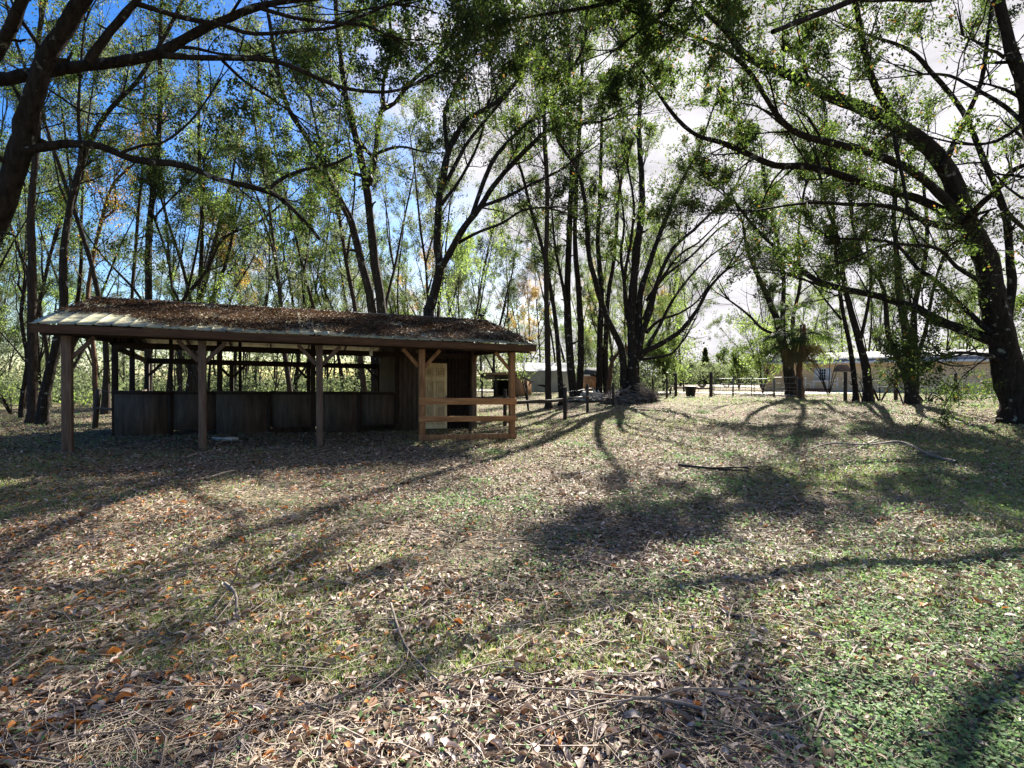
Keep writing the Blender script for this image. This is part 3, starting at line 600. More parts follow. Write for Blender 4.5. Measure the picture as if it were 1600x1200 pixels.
mid(22, 'dark forked oak rising behind the right half of the barn roof', 668, 20, 20,
    [(670, 500), (673, 480), (680, 453), (687, 413), (683, 387), (685, 333), (690, 287), (703, 233), (727, 190), (750, 177), (790, 150), (820, 110)], 5,
    [([(685, 420), (696, 408), (721, 362), (750, 325), (771, 292), (800, 258), (833, 225), (858, 204), (896, 196), (937, 192)], 20, 18, 15, 4),
     ([(752, 323), (792, 308), (833, 287), (875, 267), (896, 250)], 19.3, 18.5, 7, 3), ([(716, 380), (750, 362), (783, 350), (817, 329), (850, 325)], 19.8, 19, 6, 3),
     ([(737, 340), (767, 258), (800, 217), (846, 175), (867, 146), (896, 104), (908, 83), (920, 30)], 19.6, 18, 9, 4),
     ([(690, 300), (716, 250), (733, 221), (767, 179), (800, 140), (830, 90), (860, 40)], 20, 21, 8, 3),
     ([(690, 320), (720, 280), (750, 220), (760, 170)], 20, 22, 7, 3), ([(687, 300), (700, 250), (695, 180), (720, 120), (730, 60), (725, 0)], 20, 19.5, 9, 4)], leaf=.095)
mid(23, 'many-stemmed dark oak fanning out beside the fence in the middle distance', 990, 29, 24,
    [(990, 590), (990, 567), (990, 550), (987, 500), (990, 433), (998, 367), (1003, 310), (1000, 250), (998, 200), (1002, 120), (1000, 60)], 4,
    [([(992, 560), (998, 510), (1000, 460), (1013, 417), (1033, 360), (1053, 310), (1073, 267), (1093, 227), (1110, 180)], 29, 29, 15, 3),
     ([(996, 560), (1004, 520), (1017, 483), (1027, 440), (1050, 390), (1083, 360), (1117, 327), (1147, 297)], 29, 27.5, 13, 3),
     ([(994, 562), (1010, 548), (1027, 540), (1050, 527), (1070, 510), (1090, 483), (1110, 447), (1133, 423)], 29, 28, 14, 4),
     ([(996, 562), (1015, 560), (1033, 557), (1050, 552), (1063, 538)], 29, 28, 7, 3),
     ([(1010, 520), (1030, 500), (1060, 490), (1090, 470), (1110, 440)], 29, 30, 7, 2), ([(1012, 540), (1030, 510), (1050, 470), (1080, 430), (1110, 400), (1140, 380)], 29, 30, 8, 2),
     ([(1010, 470), (1040, 430), (1080, 400), (1120, 360), (1150, 340)], 29, 30.5, 7, 2), ([(1005, 500), (1025, 450), (1060, 400), (1090, 380), (1120, 350)], 29, 28, 7, 2),
     ([(988, 530), (978, 480), (975, 440), (970, 400), (975, 350), (968, 290)], 29, 30, 10, 3), ([(985, 500), (975, 440), (985, 380), (990, 320), (980, 260)], 29, 28, 8, 3),
     ([(973, 553), (960, 520), (943, 483), (930, 440), (920, 400), (917, 350), (913, 310), (900, 263), (873, 223), (860, 180)], 29, 28, 13, 4, 975)],
    leaf=.13, lpm=44, dens=(1.5, 2.0, 2.6), lens=(2.1, 1.1, .5))
mid(24, 'straight slim trunk standing left of the canvas shelter door', 857, 27, 11, [(856, 560), (855, 500), (853, 400), (855, 300), (850, 200), (850, 120), (848, 20)], 5, t0=.5, barkm='bark2', leaf=.11)
mid(25, 'slender tree curving left in front of the canvas shelter', 877, 28, 9, [(873, 560), (868, 500), (858, 440), (845, 380), (830, 330), (815, 270), (800, 230)], 4, t0=.4, barkm='bark', leaf=.11)
mid(26, 'thick straight trunk beside the right end of the canvas shelter', 896, 31, 14, [(889, 540), (887, 440), (890, 350), (893, 260), (890, 160), (888, 60)], 5, [([(888, 500), (880, 450), (868, 390), (862, 330)], 31, 30, 8, 3)], leaf=.12)
mid(27, 'dark trunk with a slight lean right of the canvas shelter', 905, 33, 12, [(908, 540), (905, 460), (898, 380), (900, 290), (905, 200), (910, 90)], 5, leaf=.12)
mid(28, 'dark pair of trunks in front of the small brown hut', 936, 34, 11, [(937, 540), (940, 460), (934, 380), (937, 300), (940, 180)], 5, [([(946, 550), (950, 470), (960, 400), (965, 320), (975, 250)], 34, 33, 10, 4, 947)], leaf=.12, t0=.4)
mid(29, 'short arching tree with a curved orange-brown trunk behind the fence', 950, 31, 8, [(953, 590), (955, 570), (962, 556), (972, 548), (985, 540)], 4, leafm='bright', lens=(1.2, .8, .4), t0=.3, barkm='barkp')
mid(31, 'leaning dark tree with low left limb in front of the cream house', 1235, 34, 20, [(1233, 585), (1228, 555), (1217, 510), (1200, 467), (1180, 423), (1167, 390), (1160, 350)], 4,
    [([(1220, 530), (1213, 523), (1190, 513), (1167, 490), (1140, 470)], 34, 33, 8, 3), ([(1225, 545), (1222, 500), (1224, 440), (1215, 380), (1200, 320), (1190, 260)], 34, 33, 11, 4),
     ([(1236, 575), (1240, 545), (1238, 500), (1250, 440), (1245, 380), (1255, 300)], 34, 35, 9, 4)], leafm='oak', leaf=.14, lpm=55, t0=.4)
mid(32, 'slim leaning trunk rising right of the shuttered window', 1337, 26, 10, [(1333, 580), (1328, 540), (1317, 490), (1307, 417), (1302, 350), (1300, 270), (1290, 200)], 4,
    [([(1315, 500), (1290, 470), (1270, 445), (1240, 430)], 26, 27, 5, 2)], leaf=.11, t0=.4)
mid(33, 'ivy-clad trunk leaning left beside the leafy fence shrub', 1357, 25, 17, [(1353, 580), (1350, 560), (1333, 500), (1323, 463), (1317, 433), (1310, 380), (1290, 320), (1275, 250)], 4,
    [([(1343, 535), (1355, 480), (1360, 430), (1352, 370), (1358, 290)], 25, 26, 8, 3)], leaf=.11, t0=.35)
mid(34, 'cluster of stout stems rising from the fence-line shrubs before the cream wall', 1425, 23, 24, [(1424, 590), (1421, 560), (1412, 500), (1404, 450), (1400, 400), (1395, 330), (1400, 250)], 5,
    [([(1416, 590), (1400, 555), (1387, 520), (1383, 470), (1375, 440), (1347, 400), (1330, 350)], 23, 22, 14, 4, 1420), ([(1430, 590), (1427, 520), (1430, 470), (1445, 400), (1447, 350), (1440, 280)], 23, 24, 16, 5, 1428),
     ([(1432, 560), (1445, 520), (1452, 480), (1463, 430), (1480, 380)], 23, 23, 10, 4), ([(1430, 588), (1440, 577), (1450, 570), (1467, 561), (1495, 556), (1520, 546)], 23, 21, 8, 3),
     ([(1460, 562), (1480, 570), (1500, 572), (1520, 570)], 22.4, 21.5, 5, 2)], leaf=.10, t0=.5)
mid(35, 'upright trunk at the left edge left of the barn eave', 52, 19.5, 21, [(51, 620), (50, 570), (50, 480), (52, 400), (50, 330), (58, 250), (62, 180), (60, 100), (70, 20)], 8, barkm='bark2', leaf=.09, t0=.55)
mid(36, 'S-curved trunk crossing behind the barn eave at the left', 68, 18.6, 22, [(71, 613), (80, 570), (90, 530), (100, 485), (100, 412), (108, 340), (125, 267), (150, 208), (180, 165), (215, 130), (260, 60), (290, 0)], 5,
    [([(122, 290), (128, 240), (125, 180), (128, 120), (135, 40)], 18.6, 18, 10, 4), ([(112, 330), (95, 290), (85, 240), (70, 200)], 18.6, 20, 5, 2)], leaf=.09, t0=.5)
mid(37, 'tall straight dark trunk behind the left third of the barn roof', 232, 24, 14, [(233, 468), (233, 383), (240, 300), (250, 220), (252, 150), (253, 60), (258, -30)], 6,
    [([(236, 350), (260, 320), (290, 290), (310, 270)], 24, 23, 5, 2), ([(238, 330), (262, 400), (270, 450), (280, 480)][::-1], 24, 24, 5, 4, 284)], leaf=.10)
mid(38, 'slim crooked sunlit trunk seen just right of the left eave post', 150, 27, 9, [(146, 540), (137, 470), (145, 410), (157, 355), (170, 310), (178, 290), (187, 278), (210, 258)], 4, [([(160, 345), (178, 330), (182, 310), (180, 280)], 27, 27, 5, 3)], barkm='barkp', leafm='gold', leaf=.10, lpm=14)
mid(39, 'leaning dark trunk fanning right behind the roof ridge', 262, 25, 9, [(275, 500), (286, 470), (321, 427), (350, 372), (400, 351), (440, 320)], 3, [([(290, 465), (300, 430), (310, 380), (318, 320), (320, 260)], 25, 25, 6, 3)], leafm='bright', leaf=.10, t0=.3)
mid(40, 'thin straight trunk left of the tall one behind the roof', 205, 28, 7, [(207, 468), (212, 400), (218, 325), (224, 267), (226, 200), (230, 110)], 4, leaf=.10, barkm='bark2')
mid(41, 'broken dark snag left of the left trunks', 33, 22, 9, [(38, 600), (42, 560), (36, 520), (34, 490), (37, 462)], 6, leaf=.1, lpm=2, dens=(.8, 1, 1), t0=.5)
# --- palm
def palm(px, Y, ztop, label):
    b = base(px, Y); r = empty('palm_tree', b, label, 'palm'); g = np.random.default_rng(5)
    pts = [b+[0, 0, -.2], b+[0, 0, .3], b+[-.08, 0, 1.5], b+[.12, 0, 3.0], b+[.1, 0, ztop-b[2]]]
    c = catmull(np.column_stack([pts, [.24, .2, .165, .155, .15]]), 8); rr = c[:, 3]*(1+g.normal(0, .1, len(c)))
    V, Q = tube_arrays(c[None, :, :3], rr[None], 12); mesh_np('trunk', V, Q, None, G['barkp'], r, True)
    top = pts[-1]; VV = []; QQ = []; AA = []; n = 0
    for i in range(64):
        az = g.uniform(0, 2*PI); el = g.uniform(-1.3, 1.1); Ls = g.uniform(1.2, 2.1); d = np.array([math.cos(az)*math.cos(el), math.sin(az)*math.cos(el), math.sin(el)])
        p = top.copy(); path = [p.copy()]
        for s_ in range(5): d = unit(d+[0, 0, -.12]); p = p+d*Ls/5; path.append(p.copy())
        hub = path[-1]; side = unit(np.cross(d, [0, 0, 1])); v_ = .9 if el < -.5 else g.uniform(0, .7)
        for a, b2 in zip(path[:-1], path[1:]):
            VV += [a-side*.015, a+side*.015, b2+side*.015, b2-side*.015]; QQ.append([n, n+1, n+2, n+3]); AA += [v_]*4; n += 4
        up = np.cross(side, d)
        for k in range(26):
            th = (k/25-.5)*4.6; ld = unit(d*math.cos(th)+side*math.sin(th)+up*.15*math.cos(2*th)); l2 = .75*(1-.18*abs(th)/2.3)*g.uniform(.9, 1.1)
            wd = unit(np.cross(ld, up))*.02; m_ = hub+ld*l2*.6; e = m_+unit(ld+[0, 0, -.9])*l2*.45
            VV += [hub-wd*.4, hub+wd*.4, m_+wd, m_-wd, e]; QQ.append([n, n+1, n+2, n+3]); QQ.append([n+3, n+2, n+4, n+4]); AA += [v_]*5; n += 5
    mesh_np('fronds', VV, np.array([q for q in QQ if q[2] != q[3]]), np.array([q[:3] for q in QQ if q[2] == q[3]]), G['palm'], r, False, AA)
palm(1251, 30, 4.5, 'cabbage palm with a ragged hanging skirt of fronds before the cream house')

# --- woods: copies of a few prototypes
def proto(seed, H, r0, leafm, barkm, fork=False, crown0=.3, name='forest_tree', k=(1, 1), **kw):
    r0 *= .75; a = dict(leaf=.13, lpm=38, dens=(1.1, 1.7, 2.5), lens=(2.2, 1.2, .55), up=.30, spread=.10); a.update(kw)
    t = Tree(seed, **a); t.gap = False; g = t.r; p = np.array([0., 0, -.3]); pts = [p]; d = np.array([0, 0, 1.]); n = 9
    for i in range(n): d = unit(d+g.normal(0, .07, 3)*[1, 1, 0]+[0, 0, .1]); p = p+d*H/n; pts.append(p)
    rad = np.linspace(r0, r0*.22, n+1); rad[0] *= 1.5
    t.limb(np.array(pts), rad, 7, t0=crown0, k=2, dens=k[0])
    nf = 3 if fork else 2
    for j in range(nf):
        i = int(n*(g.uniform(.15, .35) if fork else g.uniform(.4, .6))); az = g.uniform(0, 2*PI); q = pts[i]; d = unit(np.array([math.cos(az)*.45, math.sin(az)*.45, 1])); L_ = [q]
        for _ in range(5): d = unit(d+g.normal(0, .1, 3)+[0, 0, .08]); q = q+d*H*(.55 if fork else .36)/5; L_.append(q)
        t.limb(np.array(L_), np.linspace(rad[i]*.65, rad[i]*.2, 6), 6, t0=.3, k=2, dens=k[0])
    r = empty(name, (0, 0, 0), 'x', 'tree'); t.build(r, G[barkm], G[leafm]); return r
def copy_tree(o, parent=None):
    c = o.copy(); C.objects.link(c); c.parent = parent
    for ch in list(o.children):
        copy_tree(ch, c)
    return c
protos = [proto(101, 17, .19, 'grey', 'bark2'), proto(102, 15, .22, 'oak', 'bark', True, .35), proto(103, 19, .17, 'grey', 'bark2', False, .5),
          proto(104, 13, .16, 'bright', 'bark', True, .3), proto(105, 16, .20, 'oak', 'bark2', False, .35), proto(106, 12, .13, 'gold', 'bark2', False, .3, lpm=30),
          proto(107, 6.5, .07, 'grey', 'bark2', True, .12, lens=(1.5, .9, .5), leaf=.10, lpm=38), proto(108, 7.5, .08, 'bright', 'bark', True, .15, lens=(1.5, .9, .5), leaf=.10, lpm=34)]
kinds = ['tall grey-green tree', 'forked dark green oak', 'very tall slim pale tree', 'bright green young tree', 'dark trunked green tree', 'small tree with yellow and orange leaves', 'low grey-green understory tree', 'low bright green understory tree']
used = [False]*8
wr = np.random.default_rng(77)
spots = []
def free(x, y):
    px = CX+x/y*FPX
    if px > 1085 and px < 1185 and y < 110: return False
    if y < 58 and 1160 < px < 1600 and 36 < y: return False
    if 745 < px < 965 and y < 53: return False
    if px > 1085 and y < 60: return False
    if 955 < px < 1090 and y < 44: return False
    if 880 < px < 960 and y < 36: return False
    # barn
    q = np.array([x, y])-O; u = q@U; v = q@Vv
    if -1.5 < u < 11.5 and -1 < v < 8.6: return False
    if -4 < px < 1010 and y < 24: return False
    return True
tries = 0
while len(spots) < 165 and tries < 12000:
    tries += 1; y = wr.uniform(23, 88); px = wr.uniform(-260, 1860); x = X_(px, y)
    if not free(x, y): continue
    if any((x-a)**2+(y-b)**2 < (2.0+.02*y)**2 for a, b in spots): continue
    spots.append((x, y))
n0 = len(spots); tries = 0
while len(spots) < n0+26 and tries < 4000:
    tries += 1; y = wr.uniform(44, 84); px = wr.uniform(620, 1082); x = X_(px, y)
    if free(x, y) and not any((x-a)**2+(y-b)**2 < 2.5**2 for a, b in spots): spots.append((x, y))
def zone(x, y):
    px = CX+x/y*FPX
    if px < 0: return None
    if px < 170: return 'left of barn'
    if px < 480: return 'behind barn left half'
    if px < 800: return 'behind barn right half'
    if px < 1090: return 'behind middle fence'
    if px < 1200: return 'beyond sandy road'
    return 'behind cream house'
for x, y in spots:
    px = CX+x/y*FPX
    wts = [.16, .11, .15, .06, .13, .07, .22, .10] if px < 1090 else [.2, .2, .05, .1, .2, 0, .15, .1]
    k = wr.choice(8, p=wts)
    if used[k]: o = copy_tree(protos[k])
    else: o = protos[k]; used[k] = True
    s_ = wr.uniform(.8, 1.15); o.location = (x, y, float(gz(x, y))); o.rotation_euler = (0, 0, wr.uniform(0, 2*PI)); o.scale = (s_, s_, s_*wr.uniform(.92, 1.12))
    dist = 'nearest' if y < 38 else ('farther' if y < 60 else 'distant')
    zn = zone(x, y) or ('outside the left edge' )
    if px > 1600: zn = 'outside the right edge'
    o['label'] = '%s in %s woods %s' % (kinds[k], dist, zn)
    o['group'] = '%ss, %s woods %s' % (kinds[k], dist, zn)
byl = {}
for o in list(C.objects):
    if o.parent is None and o.get('group') and 'woods' in o.get('group'): byl.setdefault(o['label'], []).append(o)
for lb, os_ in byl.items():
    if len(os_) == 1: continue
    os_.sort(key=lambda o: o.location.x/o.location.y)
    nms = {2: ['leftmost', 'rightmost'], 3: ['leftmost', 'middle', 'rightmost']}.get(len(os_)) or ['leftmost', 'second from left', 'third from left', 'fourth from left', 'fifth from left', 'sixth from left', 'seventh from left', 'eighth from left', 'ninth from left'][:len(os_)-1]+['rightmost']
    for o, q in zip(os_, nms+['']*20): o['label'] = (q+' '+lb).strip().replace(' in nearest woods ', ' in near woods ').replace('low bright green understory', 'low bright understory').replace('small tree with yellow and orange leaves', 'small yellow-orange tree').replace('dark trunked green', 'dark trunked').replace('bright green young', 'bright young').replace('very tall slim pale', 'very tall slim')
for k in range(8):
    if not used[k]:
        for ch in list(protos[k].children): bpy.data.objects.remove(ch)
        bpy.data.objects.remove(protos[k])
# trees that stand ahead of and beside the camera outside the frame are not built

# shrubs and low trees
def shrub(seed, px, Y, H, Wd, leafm, label, n=7, lpm=30, leaf=.09, name='shrub', z0=0.0, group=None):
    t = Tree(seed, leaf=leaf, lpm=lpm, dens=(2.2, 2.6, 3.4), lens=(min(H*.3, 1.2), min(H*.2, .7), .3), up=.2, spread=.1); b = base(px, Y); r = empty(name, b, label, 'shrub', group)
    for i in range(n):
        a = t.r.uniform(0, 2*PI); e = b+np.array([math.cos(a)*Wd*.4, math.sin(a)*Wd*.4, H*t.r.uniform(.5, .85)]); m_ = (b+e)/2+[0, 0, H*.1]
        t.limb([b-[0, 0, .1], m_, e], [.035, .025, .012], 5, t0=.15+z0)
    t.build(r, G['bark'], G[leafm]); return r
shrub(201, 1375, 26, 1.25, 1.6, 'oak', 'dense leafy shrub between the ivy-clad trunk and the fence post', 8, 20)
shrub(202, 1447, 25, .75, 2.0, 'oak', 'low dark shrub sprawling right of the clustered stems', 7, 20)
shrub(203, 1350, 25.4, 1.3, 1.0, 'oak', 'narrow shrub at the foot of the ivy-clad trunk', 5, 18)
shrub(204, 1412, 24, 1.3, 1.2, 'oak', 'dark shrub wrapped round the clustered stems', 6, 18)
shrub(205, 1048, 40, 3.6, 3.0, 'bright', 'bright lime-green small tree behind the black tub', 9, 22, .16, 'small_tree')
shrub(206, 1192, 41, 4.6, 2.6, 'bright', 'bright green small tree left of the cream house', 8, 20, .16, 'small_tree')
shrub(207, 1295, 37, 3.4, 3.0, 'bright', 'yellow-green young tree hanging before the house window', 6, 16, .14, 'small_tree', .3)
shrub(208, 1098, 62, 2.4, 5.0, 'grey', 'rounded grey-green shrub behind the fence corner post', 9, 22, .2)
shrub(209, 1135, 70, 2.6, 7.0, 'grey', 'wide grey-green shrub beyond the road behind the gate', 9, 22, .22)
shrub(210, 1155, 58, 4.2, 3.0, 'oak', 'dark bushy tree behind the gate beside the bright green one', 8, 22, .2, 'small_tree')
shrub(211, 18, 24, 1.4, 1.6, 'bright', 'small green bush at the left edge beyond the trunks', 6, 26)
shrub(212, 826, 26, 2.6, 1.2, 'bright', 'bright leafy sapling beside the right end of the barn roof', 4, 20, .09, 'sapling', .35)
shrub(213, 1478, 26, .5, 1.6, 'oak', 'low shrub left of the right-hand fence post', 6, 40)
shrub(214, 1530, 27.5, .35, 2.0, 'oak', 'low leafy growth between the last fence post and the big oak', 6, 40)
# conifer far off
cb = base(1102, 95); cr = empty('conifer_tree', cb, 'small spire-shaped dark conifer far beyond the road', 'tree'); g = np.random.default_rng(3)
MB().tube([cb, cb+[0, 0, 6]], [.15, .03], 7).build('trunk', G['bark'], cr)
n = 5000; zz = g.uniform(.3, 6.2, n)**1.0; rr_ = (6.4-zz)*.27*np.sqrt(g.random(n))*(1+.25*np.sin(zz*6)); a = g.uniform(0, 2*PI, n)
V, Q, A = leaf_quads(g, cb+np.stack([rr_*np.cos(a), rr_*np.sin(a), zz], 1), np.full(n, .35), .35); mesh_np('crown', V, Q, None, G['oak'], cr, False, A)
# far woods and undergrowth (masses nobody could count)
def band(name, label, n, ya, yb, pxa, pxb, hmin, hmax, leafm, leaf, gap=None, seed=1, cat='woods', clump=6):
    g = np.random.default_rng(seed); m_ = n//60; cy = g.uniform(ya, yb, m_); cpx = g.uniform(pxa, pxb, m_)
    if gap: ok = ~((cpx > gap[0]) & (cpx < gap[1])); cy = cy[ok]; cpx = cpx[ok]; m_ = len(cy)
    cx = (cpx-CX)/FPX*cy; hl = hmin+(hmax-hmin)*(.5+.5*np.sin(cx*.13+1)*np.sin(cx*.057+cy*.03)); cz = hl*np.sqrt(g.random(m_))*g.uniform(.1, 1, m_)
    kk = ~((cpx > 735) & (cpx < 965) & (cy < 56)); cx, cy, cz, m_ = cx[kk], cy[kk], cz[kk], int(kk.sum())
    ctr = np.stack([cx, cy, gz(cx, cy)+cz], 1); pts = np.repeat(ctr, 60, 0)+g.normal(0, 1, (m_*60, 3))*[clump*.25, clump*.25, clump*.16]; pts[:, 2] = np.maximum(pts[:, 2], gz(pts[:, 0], pts[:, 1])+.02)
    V, Q, A = leaf_quads(g, pts, leaf*g.uniform(.6, 1.3, len(pts)), .55); return tag(mesh_np(name, V, Q, None, G[leafm], None, False, A), label, cat, kind='stuff')
band('far_woods', 'far-off grey-green woods closing the view behind the tree trunks', 80000, 90, 130, -500, 2100, 9, 19, 'grey', .55, (1082, 1130), 31)
band('low_far_woods', 'low hazy tree line seen through the gap over the road', 24000, 110, 140, 1040, 1180, 3, 7, 'grey', .45, None, 34)
band('undergrowth', 'grey-green undergrowth filling the woods behind the barn', 130000, 34, 85, -350, 1040, .3, 3.2, 'grey', .22, None, 32, 'undergrowth', 2.5)
band('green_undergrowth', 'patchy bright green undergrowth low in the left woods', 14000, 30, 60, -300, 900, .1, 1.0, 'bright', .16, None, 33, 'undergrowth', 1.6)

# ------------------------------------------------------------------ house and outbuildings
def frame_(c, ang):
    ca, sa = math.cos(ang), math.sin(ang)
    return lambda x, y, z: np.array([c[0]+ca*x-sa*y, c[1]+sa*x+ca*y, c[2]+z])
hl = np.array([X_(1193, 50), 50.0]); hr = np.array([X_(1600, 40.5), 40.5]); ang = math.atan2(hr[1]-hl[1], hr[0]-hl[0]); HL = float(np.linalg.norm(hr-hl))+1.5
hz0 = float(gz(30, 42))-.05; F = frame_((hl[0], hl[1], hz0), ang)
h = empty('house', F(HL/2, 3, 0), 'long low cream house with a pale roof behind the trees at the right', 'house')
wl = MB().box(0, HL, .0, 6.5, 0, 2.45, F); wall = wl.build('wall', G['siding'], h)
lap = MB()
for i in range(16): lap.box(.0, HL, -.018, -.002, .12+i*.145, .12+i*.145+.135, F)
lap.build('siding', G['siding'], wall)
MB().box(-.06, .06, -.06, -.02, 0, 2.45, F).build('corner_trim', G['white'], h)
MB().box(0, HL, -.03, -.02, -.02, .11, F).build('skirting', G['plank'], h)
rf = MB(); ov = .45
for s_ in (0, 1):
    ya, yb, za, zb = (-ov, 3.25, 2.46, 3.35) if s_ == 0 else (6.5+ov, 3.25, 2.46, 3.35)
    def r4_(x0, x1): 
        q = [(x0, ya, za), (x1, ya, za), (x1, yb, zb), (x0, yb, zb)]
        return q[::-1] if s_ else q
    q = r4_(-.4, HL+.4); rf.hexa([F(*p) for p in q], [F(p[0], p[1], p[2]+.05) for p in q])
    for i in range(46):
        q = r4_(-.3+(HL+.5)*i/46, -.3+(HL+.5)*i/46+.05); rf.hexa([F(p[0], p[1], p[2]+.051) for p in q], [F(p[0], p[1], p[2]+.075) for p in q])
rf.build('roof', G['hroof'], h)
MB().box(-.42, HL+.42, -ov-.03, -ov-.005, 2.34, 2.52, F).build('fascia', G['white'], h)
for xg in (.0, HL):
    MB().add([F(xg, 0, 2.45), F(xg, 6.5, 2.45), F(xg, 3.25, 3.3), F(xg+.05, 0, 2.45), F(xg+.05, 6.5, 2.45), F(xg+.05, 3.25, 3.3)], [(0, 1, 4, 3), (1, 2, 5, 4), (2, 0, 3, 5)], [(0, 2, 1), (3, 4, 5)]).build('gable', G['siding'], h)
def hx(px):   # distance along the facade of a pixel column
    k = (px-CX)/FPX; return (k*hl[1]-hl[0])/(math.cos(ang)-k*math.sin(ang))
def window(x0, x1, z0, z1, shutters=True):
    wf = MB()
    for a in ((x0-.07, x1+.07, z1, z1+.08), (x0-.07, x1+.07, z0-.08, z0), (x0-.07, x0, z0+.001, z1-.001), (x1, x1+.07, z0+.001, z1-.001)): wf.box(a[0], a[1], -.08, -.021, a[2], a[3], F)
    w_ = wf.build('window', G['white'], h); MB().box(x0, x1, -.035, -.021, z0, z1, F).build('pane', G['glass'], w_)
    mu = MB(); 
    for i in (1, 2): mu.box(x0+(x1-x0)*i/3-.012, x0+(x1-x0)*i/3+.012, -.05, -.036, z0, z1, F)
    for i in (1, 2, 3): mu.box(x0, x1, -.056, -.051, z0+(z1-z0)*i/4-.012, z0+(z1-z0)*i/4+.012, F)
    mu.build('muntins', G['white'], w_)
    if shutters:
        for a, b_ in ((x0-.40, x0-.09), (x1+.09, x1+.40)): MB().box(a, b_, -.06, -.021, z0-.05, z1+.05, F).build('shutter', G['white'], h)
window(hx(1280.5), hx(1290), 1.0, 1.9)

# deck with dark red skirt, glass-topped table
xa, xb = hx(1264), hx(1302); dk = empty('deck', F((xa+xb)/2, -1.4, 0), 'low dark red deck in front of the house window', 'deck')
MB().box(xa, xb, -2.2, -.5, .22, .30, F).build('boards', G['redbrown'], dk, .01)
sk = MB()
for i in range(14): x0 = xa+(xb-xa)*i/14; sk.box(x0+.02, x0+(xb-xa)/14-.02, -2.16, -2.12, .02, .215, F)
sk.build('skirt', G['redbrown'], dk)
tb_ = empty('patio_table', F((xa+xb)/2+.1, -1.6, .3), 'white patio table standing on the dark red deck', 'table')
x0 = (xa+xb)/2-.45; x1 = x0+1.15
MB().box(x0, x1, -1.9, -1.1, .86, .92, F).build('tabletop', G['white'], tb_, .015)
for a in (x0+.06, x1-.12):
    for b_ in (-1.86, -1.2): MB().box(a, a+.06, b_, b_+.06, .302, .858, F).build('leg', G['white'], tb_)
for dx_, rot in ((-.55, 1), (1.35, -1)):
    ch = empty('patio_chair', F(x0+dx_+.2, -1.5, .3), 'white patio chair on the deck %s the table' % ('left of' if rot > 0 else 'right of'), 'chair')
    a = x0+dx_; MB().box(a, a+.42, -1.7, -1.28, .70, .74, F).build('seat', G['white'], ch, .01)
    bk = a if rot > 0 else a+.39; sb = MB()
    for i in range(5): sb.box(bk, bk+.03, -1.7+i*.09, -1.7+i*.09+.05, .742, 1.15, F)
    sb.box(bk-.002, bk+.032, -1.7, -1.29, 1.152, 1.21, F); sb.build('backrest', G['white'], ch)
    for i in (0, .38):
        for j in (-1.70, -1.32): MB().box(a+i, a+i+.04, j, j+.04, .302, .698, F).build('leg', G['white'], ch)

# canvas shelter
Yc = 46; c0 = base(806, Yc); F2 = frame_((c0[0], Yc, c0[2]), .06); cw = (892-806)/FPX*Yc
cs = empty('canvas_shelter', F2(cw/2, 1.5, 0), 'pale canvas storage shelter with a sagging tarpaulin roof behind the trunks', 'shelter')
def cloth(x0, x1, y0, y1, z0, z1, nm, m_, amp, nu=40, nv=14, seed=0, par=cs, FF=F2):
    g = np.random.default_rng(seed); VV = []
    for j in range(nv+1):
        for i in range(nu+1):
            u, v = i/nu, j/nv; w_ = amp*(math.sin(u*23+seed+2*math.sin(v*3))*.6+math.sin(u*9+v*4+seed)*.8)*(v if z0 == 0 else 1-.5*v); y = y0+(y1-y0)*v; z = z0+(z1-z0)*v
            VV.append(FF(x0+(x1-x0)*u, y-(abs(w_) if y0 == y1 else 0), z+(w_*.6 if y0 != y1 else 0)))
    Q = [(j*(nu+1)+i, j*(nu+1)+i+1, (j+1)*(nu+1)+i+1, (j+1)*(nu+1)+i) for j in range(nv) for i in range(nu)]
    o = mesh_np(nm, VV, np.array(Q), None, m_, par, True); s = o.modifiers.new('s', 'SOLIDIFY'); s.thickness = .01; return o
cloth(0, cw, 0, 0, 0, 1.72, 'side_wall', G['canvas'], .05); cloth(-.1, cw+.1, -.08, 1.6, 1.70, 2.42, 'roof', G['canvas2'], .05, seed=2)
cloth(-.1, cw+.1, 3.3, 1.62, 1.70, 2.42, 'roof', G['canvas2'], .05, seed=4); cloth(0, cw, 3.2, 3.2, 0, 1.72, 'side_wall', G['canvas'], .05, seed=6)
for xg in (0.0, cw): MB().add([F2(xg, 0, 0), F2(xg, 3.2, 0), F2(xg, 3.2, 1.7), F2(xg, 1.6, 2.4), F2(xg, 0, 1.7)]+[F2(xg+.02, 0, 0), F2(xg+.02, 3.2, 0), F2(xg+.02, 3.2, 1.7), F2(xg+.02, 1.6, 2.4), F2(xg+.02, 0, 1.7)], [(0, 1, 2, 4), (9, 7, 6, 5), (0, 4, 9, 5), (1, 6, 7, 2)], [(4, 2, 3), (8, 7, 9)]).build('end_wall', G['canvas'], cs)
